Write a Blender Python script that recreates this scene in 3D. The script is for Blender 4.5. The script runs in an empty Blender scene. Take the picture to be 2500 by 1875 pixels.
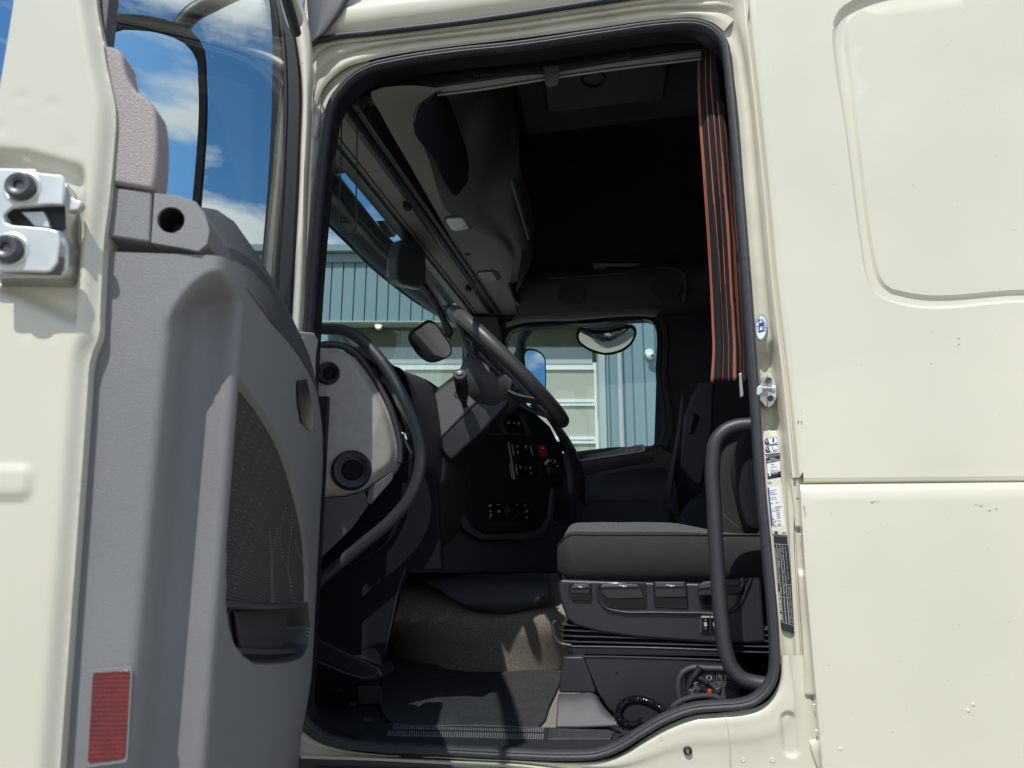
import bpy, bmesh, math, random
from mathutils import Vector as V, Matrix
from mathutils.geometry import delaunay_2d_cdt, tessellate_polygon
random.seed(7)
scene = bpy.context.scene
R = math.radians
# ---------------- camera ----------------
YAW, PITCH, FPX = R(10.6), R(11.7), 1800.0
CAM = V((0, -1.65, 1.85))
cd = bpy.data.cameras.new('camera'); cam = bpy.data.objects.new('camera', cd)
scene.collection.objects.link(cam); scene.camera = cam
cd.sensor_width = 36; cd.lens = FPX / 2500 * 36; cd.clip_start = 0.02; cd.clip_end = 2000
cam.location = CAM; cam.rotation_euler = (R(90) + PITCH, 0, YAW)
cd.dof.use_dof = True; cd.dof.focus_distance = 2.1; cd.dof.aperture_fstop = 9.0
# ---------------- light ----------------
SUN_EL = R(55.5)
SUN_H = V((-0.235, -0.972, 0)).normalized()
SUN = (SUN_H * math.cos(SUN_EL) + V((0, 0, math.sin(SUN_EL)))).normalized()
ld = bpy.data.lights.new('sun', 'SUN'); ld.energy = 4.25; ld.angle = R(0.5); ld.color = (1, .965, .9)
so = bpy.data.objects.new('sun', ld); scene.collection.objects.link(so)
so.rotation_euler = SUN.to_track_quat('Z', 'Y').to_euler(); so.location = (0, -6, 12)
w = bpy.data.worlds.new('World'); scene.world = w; w.use_nodes = True
nt = w.node_tree; nt.nodes.clear()
out = nt.nodes.new('ShaderNodeOutputWorld'); bg = nt.nodes.new('ShaderNodeBackground')
sky = nt.nodes.new('ShaderNodeTexSky'); sky.sky_type = 'NISHITA'; sky.sun_disc = False
sky.sun_elevation = SUN_EL; sky.sun_rotation = math.atan2(SUN_H.x, SUN_H.y); sky.altitude = 0
sky.air_density = 1.0; sky.dust_density = 0.6; sky.ozone_density = 2.2
tc = nt.nodes.new('ShaderNodeTexCoord')
mp = nt.nodes.new('ShaderNodeMapping'); mp.inputs['Scale'].default_value = (1.6, 1.6, 4.2)
mp.inputs['Location'].default_value = (0.35, 0.1, 0.0)
ns = nt.nodes.new('ShaderNodeTexNoise'); ns.inputs['Scale'].default_value = 1.7; ns.inputs['Detail'].default_value = 9
ns.inputs['Roughness'].default_value = 0.6; ns.inputs['Distortion'].default_value = 0.3
cr = nt.nodes.new('ShaderNodeValToRGB'); cr.color_ramp.elements[0].position = 0.485; cr.color_ramp.elements[1].position = 0.60
sep = nt.nodes.new('ShaderNodeSeparateXYZ')
lowr = nt.nodes.new('ShaderNodeMapRange'); lowr.inputs[1].default_value = 0.12; lowr.inputs[2].default_value = 0.42
lowr.inputs[3].default_value = 0.95; lowr.inputs[4].default_value = 0.0
addm = nt.nodes.new('ShaderNodeMath'); addm.operation = 'MULTIPLY_ADD'
addm.inputs[1].default_value = 0.38; 
mix = nt.nodes.new('ShaderNodeMixRGB'); mix.inputs[2].default_value = (9.0, 9.4, 9.8, 1)
gam = nt.nodes.new('ShaderNodeGamma'); gam.inputs[1].default_value = 1.0
L = nt.links.new
L(tc.outputs['Generated'], mp.inputs[0]); L(mp.outputs[0], ns.inputs[0])
L(tc.outputs['Generated'], sep.inputs[0]); L(sep.outputs['Z'], lowr.inputs[0])
L(lowr.outputs[0], addm.inputs[0]); L(ns.outputs[0], addm.inputs[2]); L(addm.outputs[0], cr.inputs[0])
tint = nt.nodes.new('ShaderNodeMixRGB'); tint.blend_type = 'MULTIPLY'; tint.inputs[0].default_value = 1; tint.inputs[2].default_value = (.78, 1.35, 1.65, 1)
L(sky.outputs[0], tint.inputs[1]); L(cr.outputs[0], mix.inputs[0]); L(tint.outputs[0], mix.inputs[1]); L(mix.outputs[0], bg.inputs[0])
bg.inputs[1].default_value = 0.09; L(bg.outputs[0], out.inputs[0])
scene.view_settings.view_transform = 'Standard'; scene.view_settings.look = 'None'
scene.view_settings.exposure = 0.0; scene.view_settings.gamma = 1; scene.view_settings.use_curve_mapping = False
scene.render.engine = 'CYCLES'; scene.cycles.transparent_max_bounces = 16; scene.cycles.max_bounces = 8

# ---------------- picking: a direction of view meets a real plane ----------------
Fv = V((-math.sin(YAW) * math.cos(PITCH), math.cos(YAW) * math.cos(PITCH), math.sin(PITCH)))
Rv = V((math.cos(YAW), math.sin(YAW), 0)); Uv = Rv.cross(Fv)
HD = V((-math.sin(YAW), math.cos(YAW), 0))
def pick(q, o, n):
    d = Fv * FPX + Rv * (q[0] - 1250) + Uv * (937.5 - q[1])
    t = (V(o) - CAM).dot(V(n)) / d.dot(V(n))
    return CAM + d * t
def PY(q, y): return pick(q, (0, y, 0), (0, 1, 0))
def PX(q, x): return pick(q, (x, 0, 0), (1, 0, 0))
def PZ(q, z): return pick(q, (0, 0, z), (0, 0, 1))
def PB(q, D): return pick(q, CAM + HD * D, HD)
# door frame of reference: L0 latch corner, DD from hinge to latch, DN towards the cab side of the door
DD = V((.271, -.9626, 0)); DN = V((.9626, .271, 0)); L0 = V((-.512, -1.071, 0))
def DP(u, wv, z): return L0 - DD * u + DN * wv + V((0, 0, z))
def DW(q, wv): return pick(q, DP(0, wv, 0), DN)
def DE(q, u): return pick(q, DP(u, 0, 0), DD)

# ---------------- mesh helpers ----------------
ORG = {}
COL = scene.collection
def new(name, data, parent, origin):
    o = bpy.data.objects.new(name, data); COL.objects.link(o)
    if parent is not None:
        o.parent = parent; o.location = origin - ORG[parent.name]
    else: o.location = origin
    ORG[o.name] = origin.copy()
    return o
def empty(name, loc, label, cat, group=None):
    o = new(name, None, None, V(loc)); tag(o, label, cat, group); o.empty_display_size = .1
    return o
def tag(o, label=None, cat=None, group=None, kind=None):
    if label: o['label'] = label
    if cat: o['category'] = cat
    if group: o['group'] = group
    if kind: o['kind'] = kind
    return o
def ob(name, bm, m, parent=None, bevel=0, seg=2, ang=35, flat=False, solid=0, label=None, recalc=True, sub=0):
    if recalc: bmesh.ops.recalc_face_normals(bm, faces=bm.faces)
    me = bpy.data.meshes.new(name)
    c = V((0, 0, 0))
    if bm.verts:
        lo = V([min(v.co[i] for v in bm.verts) for i in range(3)]); hi = V([max(v.co[i] for v in bm.verts) for i in range(3)])
        c = (lo + hi) / 2
        if parent is None: c.z = lo.z
    for v in bm.verts: v.co -= c
    bm.to_mesh(me); bm.free()
    for mm in (m if isinstance(m, (list, tuple)) else [m]): me.materials.append(mm)
    o = new(name, me, parent, c)
    if not flat:
        for p in me.polygons: p.use_smooth = True
        me.set_sharp_from_angle(angle=R(ang))
    if sub:
        s = o.modifiers.new('s', 'SUBSURF'); s.levels = sub; s.render_levels = sub
    if solid:
        s = o.modifiers.new('t', 'SOLIDIFY'); s.thickness = solid; s.offset = -1
    if bevel:
        b = o.modifiers.new('b', 'BEVEL'); b.width = bevel; b.segments = seg; b.limit_method = 'ANGLE'; b.angle_limit = R(30); b.harden_normals = not flat
    if label: o['label'] = label
    return o
def face(bm, vs, mi=0):
    try: f = bm.faces.new(vs); f.material_index = mi; return f
    except ValueError: return None
def spline(pts, n, closed=False, lin=False):
    pts = [V(p) for p in pts]
    if lin: dense = pts + ([pts[0]] if closed else [])
    else:
        dense = []; m = len(pts)
        for i in range(m if closed else m - 1):
            if closed: p0, p1, p2, p3 = pts[i - 1], pts[i], pts[(i + 1) % m], pts[(i + 2) % m]
            else: p0 = pts[max(i - 1, 0)]; p1 = pts[i]; p2 = pts[i + 1]; p3 = pts[min(i + 2, m - 1)]
            d01 = (p1 - p0).length; d12 = max((p2 - p1).length, 1e-6); d23 = (p3 - p2).length
            t1 = (p1 - p0) * (d12 * d12 / d01 / (d01 + d12)) + (p2 - p1) * (d01 / (d01 + d12)) if d01 > 1e-6 else p2 - p1
            t2 = (p3 - p2) * (d12 * d12 / d23 / (d12 + d23)) + (p2 - p1) * (d23 / (d12 + d23)) if d23 > 1e-6 else p2 - p1
            for k in range(12):
                t = k / 12
                dense.append(p1 * (2*t**3 - 3*t*t + 1) + t1 * (t**3 - 2*t*t + t) + p2 * (-2*t**3 + 3*t*t) + t2 * (t**3 - t*t))
        dense.append(pts[0] if closed else pts[-1])
    cum = [0]
    for a, b in zip(dense, dense[1:]): cum.append(cum[-1] + (b - a).length)
    T = cum[-1]; res = []; j = 0
    for k in range(n):
        s = T * k / (n if closed else n - 1)
        while j < len(cum) - 2 and cum[j + 1] < s: j += 1
        d = cum[j + 1] - cum[j]; f = 0 if d < 1e-9 else (s - cum[j]) / d
        res.append(dense[j].lerp(dense[j + 1], min(max(f, 0), 1)))
    return res
def grid(bm, rows, cu=False, cv=False, mi=None):
    vs = [[bm.verts.new(p) for p in r] for r in rows]; nr = len(vs); nc = len(vs[0])
    for i in range(nr if cv else nr - 1):
        for j in range(nc if cu else nc - 1):
            face(bm, (vs[i][j], vs[i][(j + 1) % nc], vs[(i + 1) % nr][(j + 1) % nc], vs[(i + 1) % nr][j]), mi(i, j) if mi else 0)
    return vs
def ribbon(lines, n=40, sub=1, lin=False, closed=False, bm=None, linv=False):
    """surface through the given lines; each line is resampled to n stations; sub>1 smooths across"""
    bm = bm or bmesh.new()
    ls = [spline(l, n, closed, lin) for l in lines]
    if sub > 1:
        m = (len(ls) - 1) * sub + 1
        cols = [spline([l[k] for l in ls], m, lin=linv) for k in range(n)]
        ls = [[cols[k][i] for k in range(n)] for i in range(m)]
    grid(bm, ls, cu=closed)
    return bm
def tube(path, r, seg=14, closed=False, n=None, bm=None, caps=True, flat=None, lin=False):
    bm = bm or bmesh.new()
    pts = spline(path, n, closed, lin) if n else [V(p) for p in path]
    m = len(pts); rr = r if callable(r) else (lambda t: r)
    tang = []
    for i in range(m):
        a = pts[i - 1] if (i or closed) else pts[i]; b = pts[(i + 1) % m] if (i < m - 1 or closed) else pts[i]
        tang.append((b - a).normalized())
    nrm = flat if flat else (V((0, 0, 1)) if abs(tang[0].z) < .9 else V((1, 0, 0)))
    rings = []
    for i in range(m):
        t = tang[i]
        if flat: nn = (V(flat) - t * V(flat).dot(t)).normalized()
        else: nn = (nrm - t * nrm.dot(t)).normalized(); nrm = nn
        bb = t.cross(nn); q = rr(i / max(m - 1, 1))
        a1, a2 = (q if isinstance(q, tuple) else (q, q))
        rings.append([pts[i] + nn * math.cos(2*math.pi*k/seg) * a1 + bb * math.sin(2*math.pi*k/seg) * a2 for k in range(seg)])
    vs = grid(bm, rings, cu=True, cv=closed)
    if caps and not closed: face(bm, vs[0]); face(bm, list(reversed(vs[-1])))
    return bm
def prism(pts, vec, bm=None, holes=None, mi=0, back=True):
    bm = bm or bmesh.new(); pts = [V(p) for p in pts]; vec = V(vec)
    loops = [pts] + [[V(p) for p in h] for h in (holes or [])]
    tops = [[bm.verts.new(p) for p in l] for l in loops]; bots = [[bm.verts.new(p + vec) for p in l] for l in loops]
    if holes:
        ft = [v for l in tops for v in l]; fb = [v for l in bots for v in l]
        for t in tessellate_polygon(loops):
            face(bm, [ft[i] for i in t], mi)
            if back: face(bm, [fb[i] for i in reversed(t)], mi)
    else:
        face(bm, tops[0], mi)
        if back: face(bm, list(reversed(bots[0])), mi)
    for a, b in zip(tops, bots):
        for i in range(len(a)): face(bm, (a[i], b[i], b[(i + 1) % len(a)], a[(i + 1) % len(a)]), mi)
    return bm
def box(lo, hi, bm=None, mi=0):
    x0, y0, z0 = lo; x1, y1, z1 = hi
    return prism([(x0, y0, z0), (x1, y0, z0), (x1, y1, z0), (x0, y1, z0)], (0, 0, z1 - z0), bm, mi=mi)
def obox(c, ax, ay, az, bm=None):
    c, ax, ay, az = V(c), V(ax), V(ay), V(az)
    return prism([c - ax - ay - az, c + ax - ay - az, c + ax + ay - az, c - ax + ay - az], az * 2, bm)
def lathe(prof, o, axis, seg=32, bm=None, ref=None):
    """prof: list of (radius, height along axis)"""
    bm = bm or bmesh.new(); ax = V(axis).normalized(); o = V(o)
    a = ax.orthogonal().normalized(); b = ax.cross(a); rings = []
    for r, h in prof: rings.append([o + ax * h + (a * math.cos(2*math.pi*k/seg) + b * math.sin(2*math.pi*k/seg)) * max(r, 1e-4) for k in range(seg)])
    vs = grid(bm, rings, cu=True)
    return bm
def rrect(c, ax, ay, hx, hy, r, n=5):
    c, ax, ay = V(c), V(ax), V(ay); res = []
    for sx, sy, a0 in ((1, 1, 0), (-1, 1, 90), (-1, -1, 180), (1, -1, 270)):
        for k in range(n + 1):
            a = R(a0 + 90 * k / n)
            res.append(c + ax * (sx * (hx - r) + r * math.cos(a)) + ay * (sy * (hy - r) + r * math.sin(a)))
    return res
def lift(outline, fn, res, holes=None, bm=None, skirt=None, mi=0):
    """2D outline (a,b) -> surface fn(a,b) filled with a fine triangle net; skirt: vector for the edge turn"""
    bm = bm or bmesh.new(); loops = [outline] + (holes or []); co = []; edges = []
    for l in loops:
        k = len(co); m = len(l); co += [(p[0], p[1]) for p in l]
        edges += [(k + i, k + (i + 1) % m) for i in range(m)]
    def inside(p, l):
        c = False; j = len(l) - 1
        for i in range(len(l)):
            if (l[i][1] > p[1]) != (l[j][1] > p[1]) and p[0] < (l[j][0] - l[i][0]) * (p[1] - l[i][1]) / (l[j][1] - l[i][1]) + l[i][0]: c = not c
            j = i
        return c
    x0 = min(p[0] for p in outline); x1 = max(p[0] for p in outline); y0 = min(p[1] for p in outline); y1 = max(p[1] for p in outline)
    rx, ry = res if isinstance(res, tuple) else (res, res)
    i = 0; yy = y0 + ry * .5
    while yy < y1:
        xx = x0 + rx * (.25 if i % 2 else .75)
        while xx < x1: co.append((xx, yy)); xx += rx
        yy += ry; i += 1
    vs2, es, fs, *_ = delaunay_2d_cdt([V(c) for c in co], edges, [], 0, 1e-6)
    bv = [bm.verts.new(fn(p[0], p[1])) for p in vs2]
    for f in fs:
        c = (sum(vs2[k][0] for k in f) / len(f), sum(vs2[k][1] for k in f) / len(f))
        if inside(c, outline) and not any(inside(c, h) for h in (holes or [])): face(bm, [bv[k] for k in f], mi)
    bm.faces.ensure_lookup_table()
    loose = [v for v in bv if not v.link_faces]
    bmesh.ops.delete(bm, geom=loose, context='VERTS')
    if skirt is not None:
        be = [e for e in bm.edges if len(e.link_faces) == 1]
        r = bmesh.ops.extrude_edge_only(bm, edges=be)
        for v in [g for g in r['geom'] if isinstance(g, bmesh.types.BMVert)]: v.co += V(skirt)
    return bm
def ss(a, b, x):
    t = min(max((x - a) / (b - a), 0), 1); return t * t * (3 - 2 * t)
def pdist(p, l, closed=True):
    best = 9; m = len(l)
    for i in range(m if closed else m - 1):
        ax, ay = l[i][0], l[i][1]; bx, by = l[(i + 1) % m][0], l[(i + 1) % m][1]
        dx, dy = bx - ax, by - ay; t = ((p[0] - ax) * dx + (p[1] - ay) * dy) / max(dx*dx + dy*dy, 1e-12); t = min(max(t, 0), 1)
        q = math.hypot(p[0] - ax - dx * t, p[1] - ay - dy * t)
        if q < best: best = q
    return best
def pin(p, l):
    c = False; j = len(l) - 1
    for i in range(len(l)):
        if (l[i][1] > p[1]) != (l[j][1] > p[1]) and p[0] < (l[j][0] - l[i][0]) * (p[1] - l[i][1]) / (l[j][1] - l[i][1]) + l[i][0]: c = not c
        j = i
    return c
def text(name, body, o, ax, ay, width, m, parent, ext=.0006, height=None, bold=0.0):
    cu = bpy.data.curves.new('txt', 'FONT'); cu.body = body; cu.size = 1; cu.offset = bold; cu.extrude = 0; cu.resolution_u = 3
    t = bpy.data.objects.new('txt', cu); COL.objects.link(t)
    me = bpy.data.meshes.new_from_object(t.evaluated_get(bpy.context.evaluated_depsgraph_get()))
    bpy.data.objects.remove(t); bpy.data.curves.remove(cu)
    bm = bmesh.new(); bm.from_mesh(me); bpy.data.meshes.remove(me)
    xs = [v.co.x for v in bm.verts]; ys = [v.co.y for v in bm.verts]
    x0, x1, y0, y1 = min(xs), max(xs), min(ys), max(ys); s = width / (x1 - x0); sy = s if height is None else height / (y1 - y0)
    o, ax, ay = V(o), V(ax).normalized(), V(ay).normalized()
    for v in bm.verts: v.co = o + ax * ((v.co.x - x0) * s) + ay * ((v.co.y - y0) * sy)
    r = bmesh.ops.extrude_face_region(bm, geom=bm.faces[:]); nz = ax.cross(ay) * ext
    for g in r['geom']:
        if isinstance(g, bmesh.types.BMVert): g.co += nz
    if name is None: return bm
    return ob(name, bm, m, parent, flat=True)
def join(bms):
    """merge several bmeshes into the first"""
    a = bms[0]
    for b in bms[1:]:
        me = bpy.data.meshes.new('tmp'); b.to_mesh(me); b.free(); a.from_mesh(me); bpy.data.meshes.remove(me)
    return a

# ---------------- materials ----------------
def mat(name, col, rough=.5, metal=0, spec=.5, coat=0, bump=0, bscale=200, var=0, vscale=6, var_col=None, aniso=None, bdet=2, sheen=0, speck=None, tex='noise', stretch=None):
    m = bpy.data.materials.new(name); m.use_nodes = True; n = m.node_tree; p = n.nodes['Principled BSDF']
    p.inputs['Base Color'].default_value = (*col, 1); p.inputs['Roughness'].default_value = rough
    p.inputs['Metallic'].default_value = metal; p.inputs['Specular IOR Level'].default_value = spec
    p.inputs['Coat Weight'].default_value = coat; p.inputs['Coat Roughness'].default_value = .12
    if sheen: p.inputs['Sheen Weight'].default_value = sheen; p.inputs['Sheen Roughness'].default_value = .5
    g = n.nodes.new('ShaderNodeNewGeometry'); src = g.outputs['Position']
    if stretch:
        mm = n.nodes.new('ShaderNodeMapping'); mm.inputs['Scale'].default_value = stretch; n.links.new(src, mm.inputs[0]); src = mm.outputs[0]
    if var:
        t = n.nodes.new('ShaderNodeTexNoise'); t.inputs['Scale'].default_value = vscale; t.inputs['Detail'].default_value = 6
        n.links.new(g.outputs['Position'], t.inputs[0])
        r = n.nodes.new('ShaderNodeMapRange'); r.inputs[1].default_value = .35; r.inputs[2].default_value = .65
        n.links.new(t.outputs[0], r.inputs[0])
        x = n.nodes.new('ShaderNodeMixRGB'); vc = var_col or tuple(c * (1 - var) for c in col)
        x.inputs[1].default_value = (*col, 1); x.inputs[2].default_value = (*vc, 1)
        n.links.new(r.outputs[0], x.inputs[0]); n.links.new(x.outputs[0], p.inputs['Base Color']); last = x.outputs[0]
    else: last = None
    if speck:  # (scale, threshold, colour)
        t = n.nodes.new('ShaderNodeTexNoise'); t.inputs['Scale'].default_value = speck[0]; t.inputs['Detail'].default_value = 1
        n.links.new(g.outputs['Position'], t.inputs[0])
        r = n.nodes.new('ShaderNodeMapRange'); r.inputs[1].default_value = speck[1]; r.inputs[2].default_value = speck[1] + speck[3]
        n.links.new(t.outputs[0], r.inputs[0]); x = n.nodes.new('ShaderNodeMixRGB')
        if last: n.links.new(last, x.inputs[1])
        else: x.inputs[1].default_value = (*col, 1)
        x.inputs[2].default_value = (*speck[2], 1); n.links.new(r.outputs[0], x.inputs[0]); n.links.new(x.outputs[0], p.inputs['Base Color'])
    if bump:
        if tex == 'wave':
            t = n.nodes.new('ShaderNodeTexWave'); t.inputs['Scale'].default_value = bscale; t.inputs['Distortion'].default_value = .6
        elif tex == 'voronoi':
            t = n.nodes.new('ShaderNodeTexVoronoi'); t.inputs['Scale'].default_value = bscale; t.inputs['Randomness'].default_value = .12
        else:
            t = n.nodes.new('ShaderNodeTexNoise'); t.inputs['Scale'].default_value = bscale; t.inputs['Detail'].default_value = bdet
        n.links.new(src, t.inputs['Vector'])
        b = n.nodes.new('ShaderNodeBump'); b.inputs['Strength'].default_value = bump; b.inputs['Distance'].default_value = .001
        n.links.new(t.outputs[0], b.inputs['Height']); n.links.new(b.outputs[0], p.inputs['Normal'])
    return m
def glass(name, tint, refl=.08):
    m = bpy.data.materials.new(name); m.use_nodes = True; n = m.node_tree; n.nodes.clear()
    o = n.nodes.new('ShaderNodeOutputMaterial'); t = n.nodes.new('ShaderNodeBsdfTransparent'); t.inputs[0].default_value = (*tint, 1)
    g = n.nodes.new('ShaderNodeBsdfGlossy'); g.inputs['Roughness'].default_value = .01; g.inputs[0].default_value = (1, 1, 1, 1)
    lw = n.nodes.new('ShaderNodeLayerWeight'); lw.inputs[0].default_value = .5
    pw = n.nodes.new('ShaderNodeMath'); pw.operation = 'POWER'; pw.inputs[1].default_value = 4.5; n.links.new(lw.outputs['Facing'], pw.inputs[0])
    f = n.nodes.new('ShaderNodeMath'); f.operation = 'MULTIPLY_ADD'; f.inputs[1].default_value = .45; f.inputs[2].default_value = .03; n.links.new(pw.outputs[0], f.inputs[0])
    x = n.nodes.new('ShaderNodeMixShader'); n.links.new(f.outputs[0], x.inputs[0]); n.links.new(t.outputs[0], x.inputs[1]); n.links.new(g.outputs[0], x.inputs[2])
    n.links.new(x.outputs[0], o.inputs[0]); return m
M = {}
M['cream'] = mat('cream_paint', (.65, .63, .52), .26, spec=.5, coat=.55, var=.09, vscale=2.2, bump=.7, bscale=5, speck=(140, .80, (.33, .29, .2), .02))
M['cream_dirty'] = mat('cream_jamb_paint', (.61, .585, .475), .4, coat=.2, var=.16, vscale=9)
M['chip'] = mat('paint_chip', (.22, .19, .14), .7)
M['seal'] = mat('rubber_seal', (.045, .047, .055), .5, bump=.5, bscale=900, var=.25, vscale=60)
M['black'] = mat('black_plastic', (.012, .014, .018), .45, bump=.2, bscale=700)
M['run'] = mat('glass_run_rubber', (.007, .009, .013), .6, spec=.25)
M['deep'] = mat('matt_black_plastic', (.009, .010, .013), .9, spec=.12)
M['gloss_black'] = mat('gloss_black', (.006, .007, .01), .12)
M['trim'] = mat('door_trim_plastic', (.198, .203, .211), .48, bump=.55, bscale=1100, bdet=1, var=.09, vscale=7)
M['column'] = mat('column_plastic', (.085, .087, .093), .45, bump=1, bscale=800, bdet=1)
M['stitch'] = mat('stitch_thread', (.16, .16, .16), .7)
M['trim_soft'] = mat('door_soft_plastic', (.14, .142, .148), .55, bump=.25, bscale=900)
M['trim_dark'] = mat('dark_trim_plastic', (.05, .053, .06), .5, bump=.4, bscale=1100)
M['mauve'] = mat('grained_mauve_plastic', (.30, .262, .268), .55, bump=1.0, bscale=650, bdet=1)
M['dash'] = mat('dash_plastic', (.045, .043, .05), .55, bump=.3, bscale=800)
M['dash_fabric'] = mat('dash_weave', (.38, .36, .335), .75, bump=1.0, bscale=900, stretch=(1, 1, 2.5), var=.1, vscale=40)
M['dash_light'] = mat('light_grey_plastic', (.42, .415, .385), .6, bump=.6, bscale=900)
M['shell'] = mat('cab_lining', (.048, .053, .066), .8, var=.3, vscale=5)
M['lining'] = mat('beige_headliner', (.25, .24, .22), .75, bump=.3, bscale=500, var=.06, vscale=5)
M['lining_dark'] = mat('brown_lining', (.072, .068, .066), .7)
M['seat'] = mat('seat_cloth', (.036, .0355, .037), .9, bump=1, bscale=1200, spec=.2, var=.12, vscale=25)
M['seat_top'] = mat('sunlit_seat_velour', (.048, .047, .048), .9, bump=1, bscale=700, sheen=.1, speck=(900, .5, (.165, .16, .16), .2))  # lighter speckle puts the sunlight on the cushion top into the colour
M['seat_rib'] = mat('ribbed_seat_cloth', (.10, .095, .092), .85, bump=1, bscale=260, tex='wave', stretch=(.2, .2, 1))
M['seat_plastic'] = mat('seat_plastic', (.022, .024, .029), .38, bump=.35, bscale=900)
M['steel'] = mat('zinc_steel', (.66, .69, .66), .38, metal=.6, var=.15, vscale=30)
M['steel_dull'] = mat('brushed_steel', (.55, .55, .54), .35, metal=1, bump=.3, bscale=200, var=.2, vscale=60)
M['bolt'] = mat('dark_bolt', (.10, .10, .115), .4, metal=.6)
M['mirror'] = mat('mirror_glass', (.93, .95, .95), .01, metal=1)
M['red'] = mat('red_reflector', (.15, .007, .012), .1, coat=1, bump=1, bscale=260, tex='voronoi', var=.35, vscale=60)
M['red_button'] = mat('red_button', (.45, .01, .02), .35)
M['white_ink'] = mat('white_ink', (.75, .75, .75), .6)
M['grey_ink'] = mat('grey_ink', (.42, .42, .42), .6)
M['black_ink'] = mat('black_ink', (.01, .012, .018), .5)
M['blue_ink'] = mat('blue_ink', (.02, .045, .25), .5)
M['blue_ring'] = mat('blue_ring_ink', (.05, .22, .38), .5)
M['paper'] = mat('sticker_white', (.74, .75, .76), .5)
M['paper_cream'] = mat('sticker_cream', (.67, .655, .55), .45)
M['carpet'] = mat('tunnel_carpet', (.265, .238, .20), .95, bump=1, bscale=500, speck=(420, .52, (.12, .105, .085), .05))
M['mat'] = mat('mat_pile', (.030, .031, .036), .95, bump=1.0, bscale=900, var=.35, vscale=18, speck=(430, .715, (.45, .43, .36), .02))
M['floor'] = mat('floor_rubber', (.016, .017, .02), .7)
M['handle'] = mat('powder_coated_tube', (.036, .038, .043), .38, bump=.35, bscale=1200)
M['wheel'] = mat('wheel_leather', (.055, .052, .052), .38, bump=.25, bscale=900)
M['glass'] = glass('window_glass', (.87, .93, .915))
M['glass_side'] = glass('side_glass', (.90, .945, .94))
M['lens'] = mat('lamp_lens', (.5, .5, .48), .12, coat=1, bump=.6, bscale=160)
M['curtain'] = mat('curtain_cloth', (.021, .021, .024), .95, bump=1, bscale=1100, spec=.2)
M['curtain_o'] = mat('curtain_stripe', (.34, .105, .06), .9, bump=1, bscale=1100)
M['clad'] = mat('blue_cladding', (.185, .285, .33), .45, var=.05, vscale=.7)
M['clad_cap'] = mat('gutter_paint', (.19, .27, .29), .5)
M['sec'] = mat('door_section', (.40, .46, .46), .5, var=.05, vscale=1)
M['white'] = mat('white_frame', (.76, .80, .78), .45)
M['pane'] = mat('door_pane', (.39, .41, .34), .08, spec=.8)  # pale green-grey base paints in what the windows mirror
M['olive'] = mat('soffit_shade_olive', (.05, .06, .035), .7, var=.5, vscale=1.5, var_col=(.10, .12, .07))  # olive stands in for shade and mirrored trees above the garage door
M['concrete'] = mat('yard_concrete', (.30, .28, .235), .9, bump=.6, bscale=20, var=.2, vscale=.8)
M['lamp_on'] = mat('lamp_glow', (.9, .8, .6), .5)
# ================= setting =================
bm = bmesh.new()
grid(bm, [[(x, y, 0) for x in (-400, -60, -8, 0, 8, 60, 400)] for y in (-400, -60, -8, 0, 8, 60, 400)])
tag(ob('ground', bm, M['concrete']), kind='structure')
# ================= building beyond the truck =================
wh = empty('warehouse', PB((1150, 1300), 10) * 1, 'blue corrugated metal warehouse with grey gutter standing beyond the truck', 'building')
wh.location.z = 0; ORG[wh.name].z = 0
BX = Rv
def bp(x, d, z): return V((CAM.x, CAM.y, 0)) + HD * d + BX * x + V((0, 0, z))      # x to the right, d away, z up
def bxz(q, D=10):
    p = PB(q, D); return (p - CAM).dot(BX), p.z
topz = bxz((1250, 604))[1]; clad_b = bxz((1250, 786))[1]
gx0 = bxz((801, 850))[0]; gx1 = bxz((1464, 1000))[0]
def cladding(x0, x1, z0, z1):
    bm = bmesh.new(); pts = []; x = x0; pit = .1635
    while x < x1:
        for dx, dd in ((0, 0), (.128, 0), (.134, .03), (.157, .03)):
            if x + dx <= x1: pts.append((x + dx, dd))
        x += pit
    rows = [[bp(a, 10 + d, z) for a, d in pts] for z in (z0, z1)]
    grid(bm, rows); return bm
ob('wall', join([cladding(-14, gx0, 0, clad_b - .02), cladding(-14 , 9, clad_b, topz - .22), cladding(gx1, 9, 0, clad_b - .02)]), M['clad'], wh, flat=True, solid=.01)
def bbox(x0, x1, d0, d1, z0, z1, bm=None):
    return prism([bp(x0, d0, z0), bp(x1, d0, z0), bp(x1, d1, z0), bp(x0, d1, z0)], (0, 0, z1 - z0), bm)
ob('gutter', join([bbox(-14, 9, 9.86, 10.1, topz - .11, topz), bbox(-14, 9, 9.94, 10.1, topz - .24, topz - .114)]), M['clad_cap'], wh, bevel=.01)
ob('roof', bbox(-14, 9, 10.104, 24, topz - .3, topz - .05), M['clad_cap'], wh)
ob('drip_flashing', bbox(gx0 - .1, gx1 + .1, 9.93, 10.2, clad_b - .022, clad_b - .003), M['sec'], wh)
ob('soffit', bbox(gx0 + .002, gx1 - .002, 10.205, 10.75, clad_b - .3, clad_b - .025), M['olive'], wh)  # strip across the door top that carries the painted shade
ob('downpipe', tube([bp(gx1 + .28, 9.9, 0), bp(gx1 + .28, 9.9, clad_b)], .035, 10), M['sec'], wh)
def zz(y): return bxz((1250, y), 10.25)[1]
xL = bxz((990, 950), 10.25)[0] - 2.75; xR = bxz((1451, 950), 10.25)[0]; xM = bxz((988, 950), 10.25)[0]; xM0 = bxz((968, 950), 10.25)[0]
rws = [(903, 975), (991, 1066), (1083, 1160), (1180, 1260)]
holes = []
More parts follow.
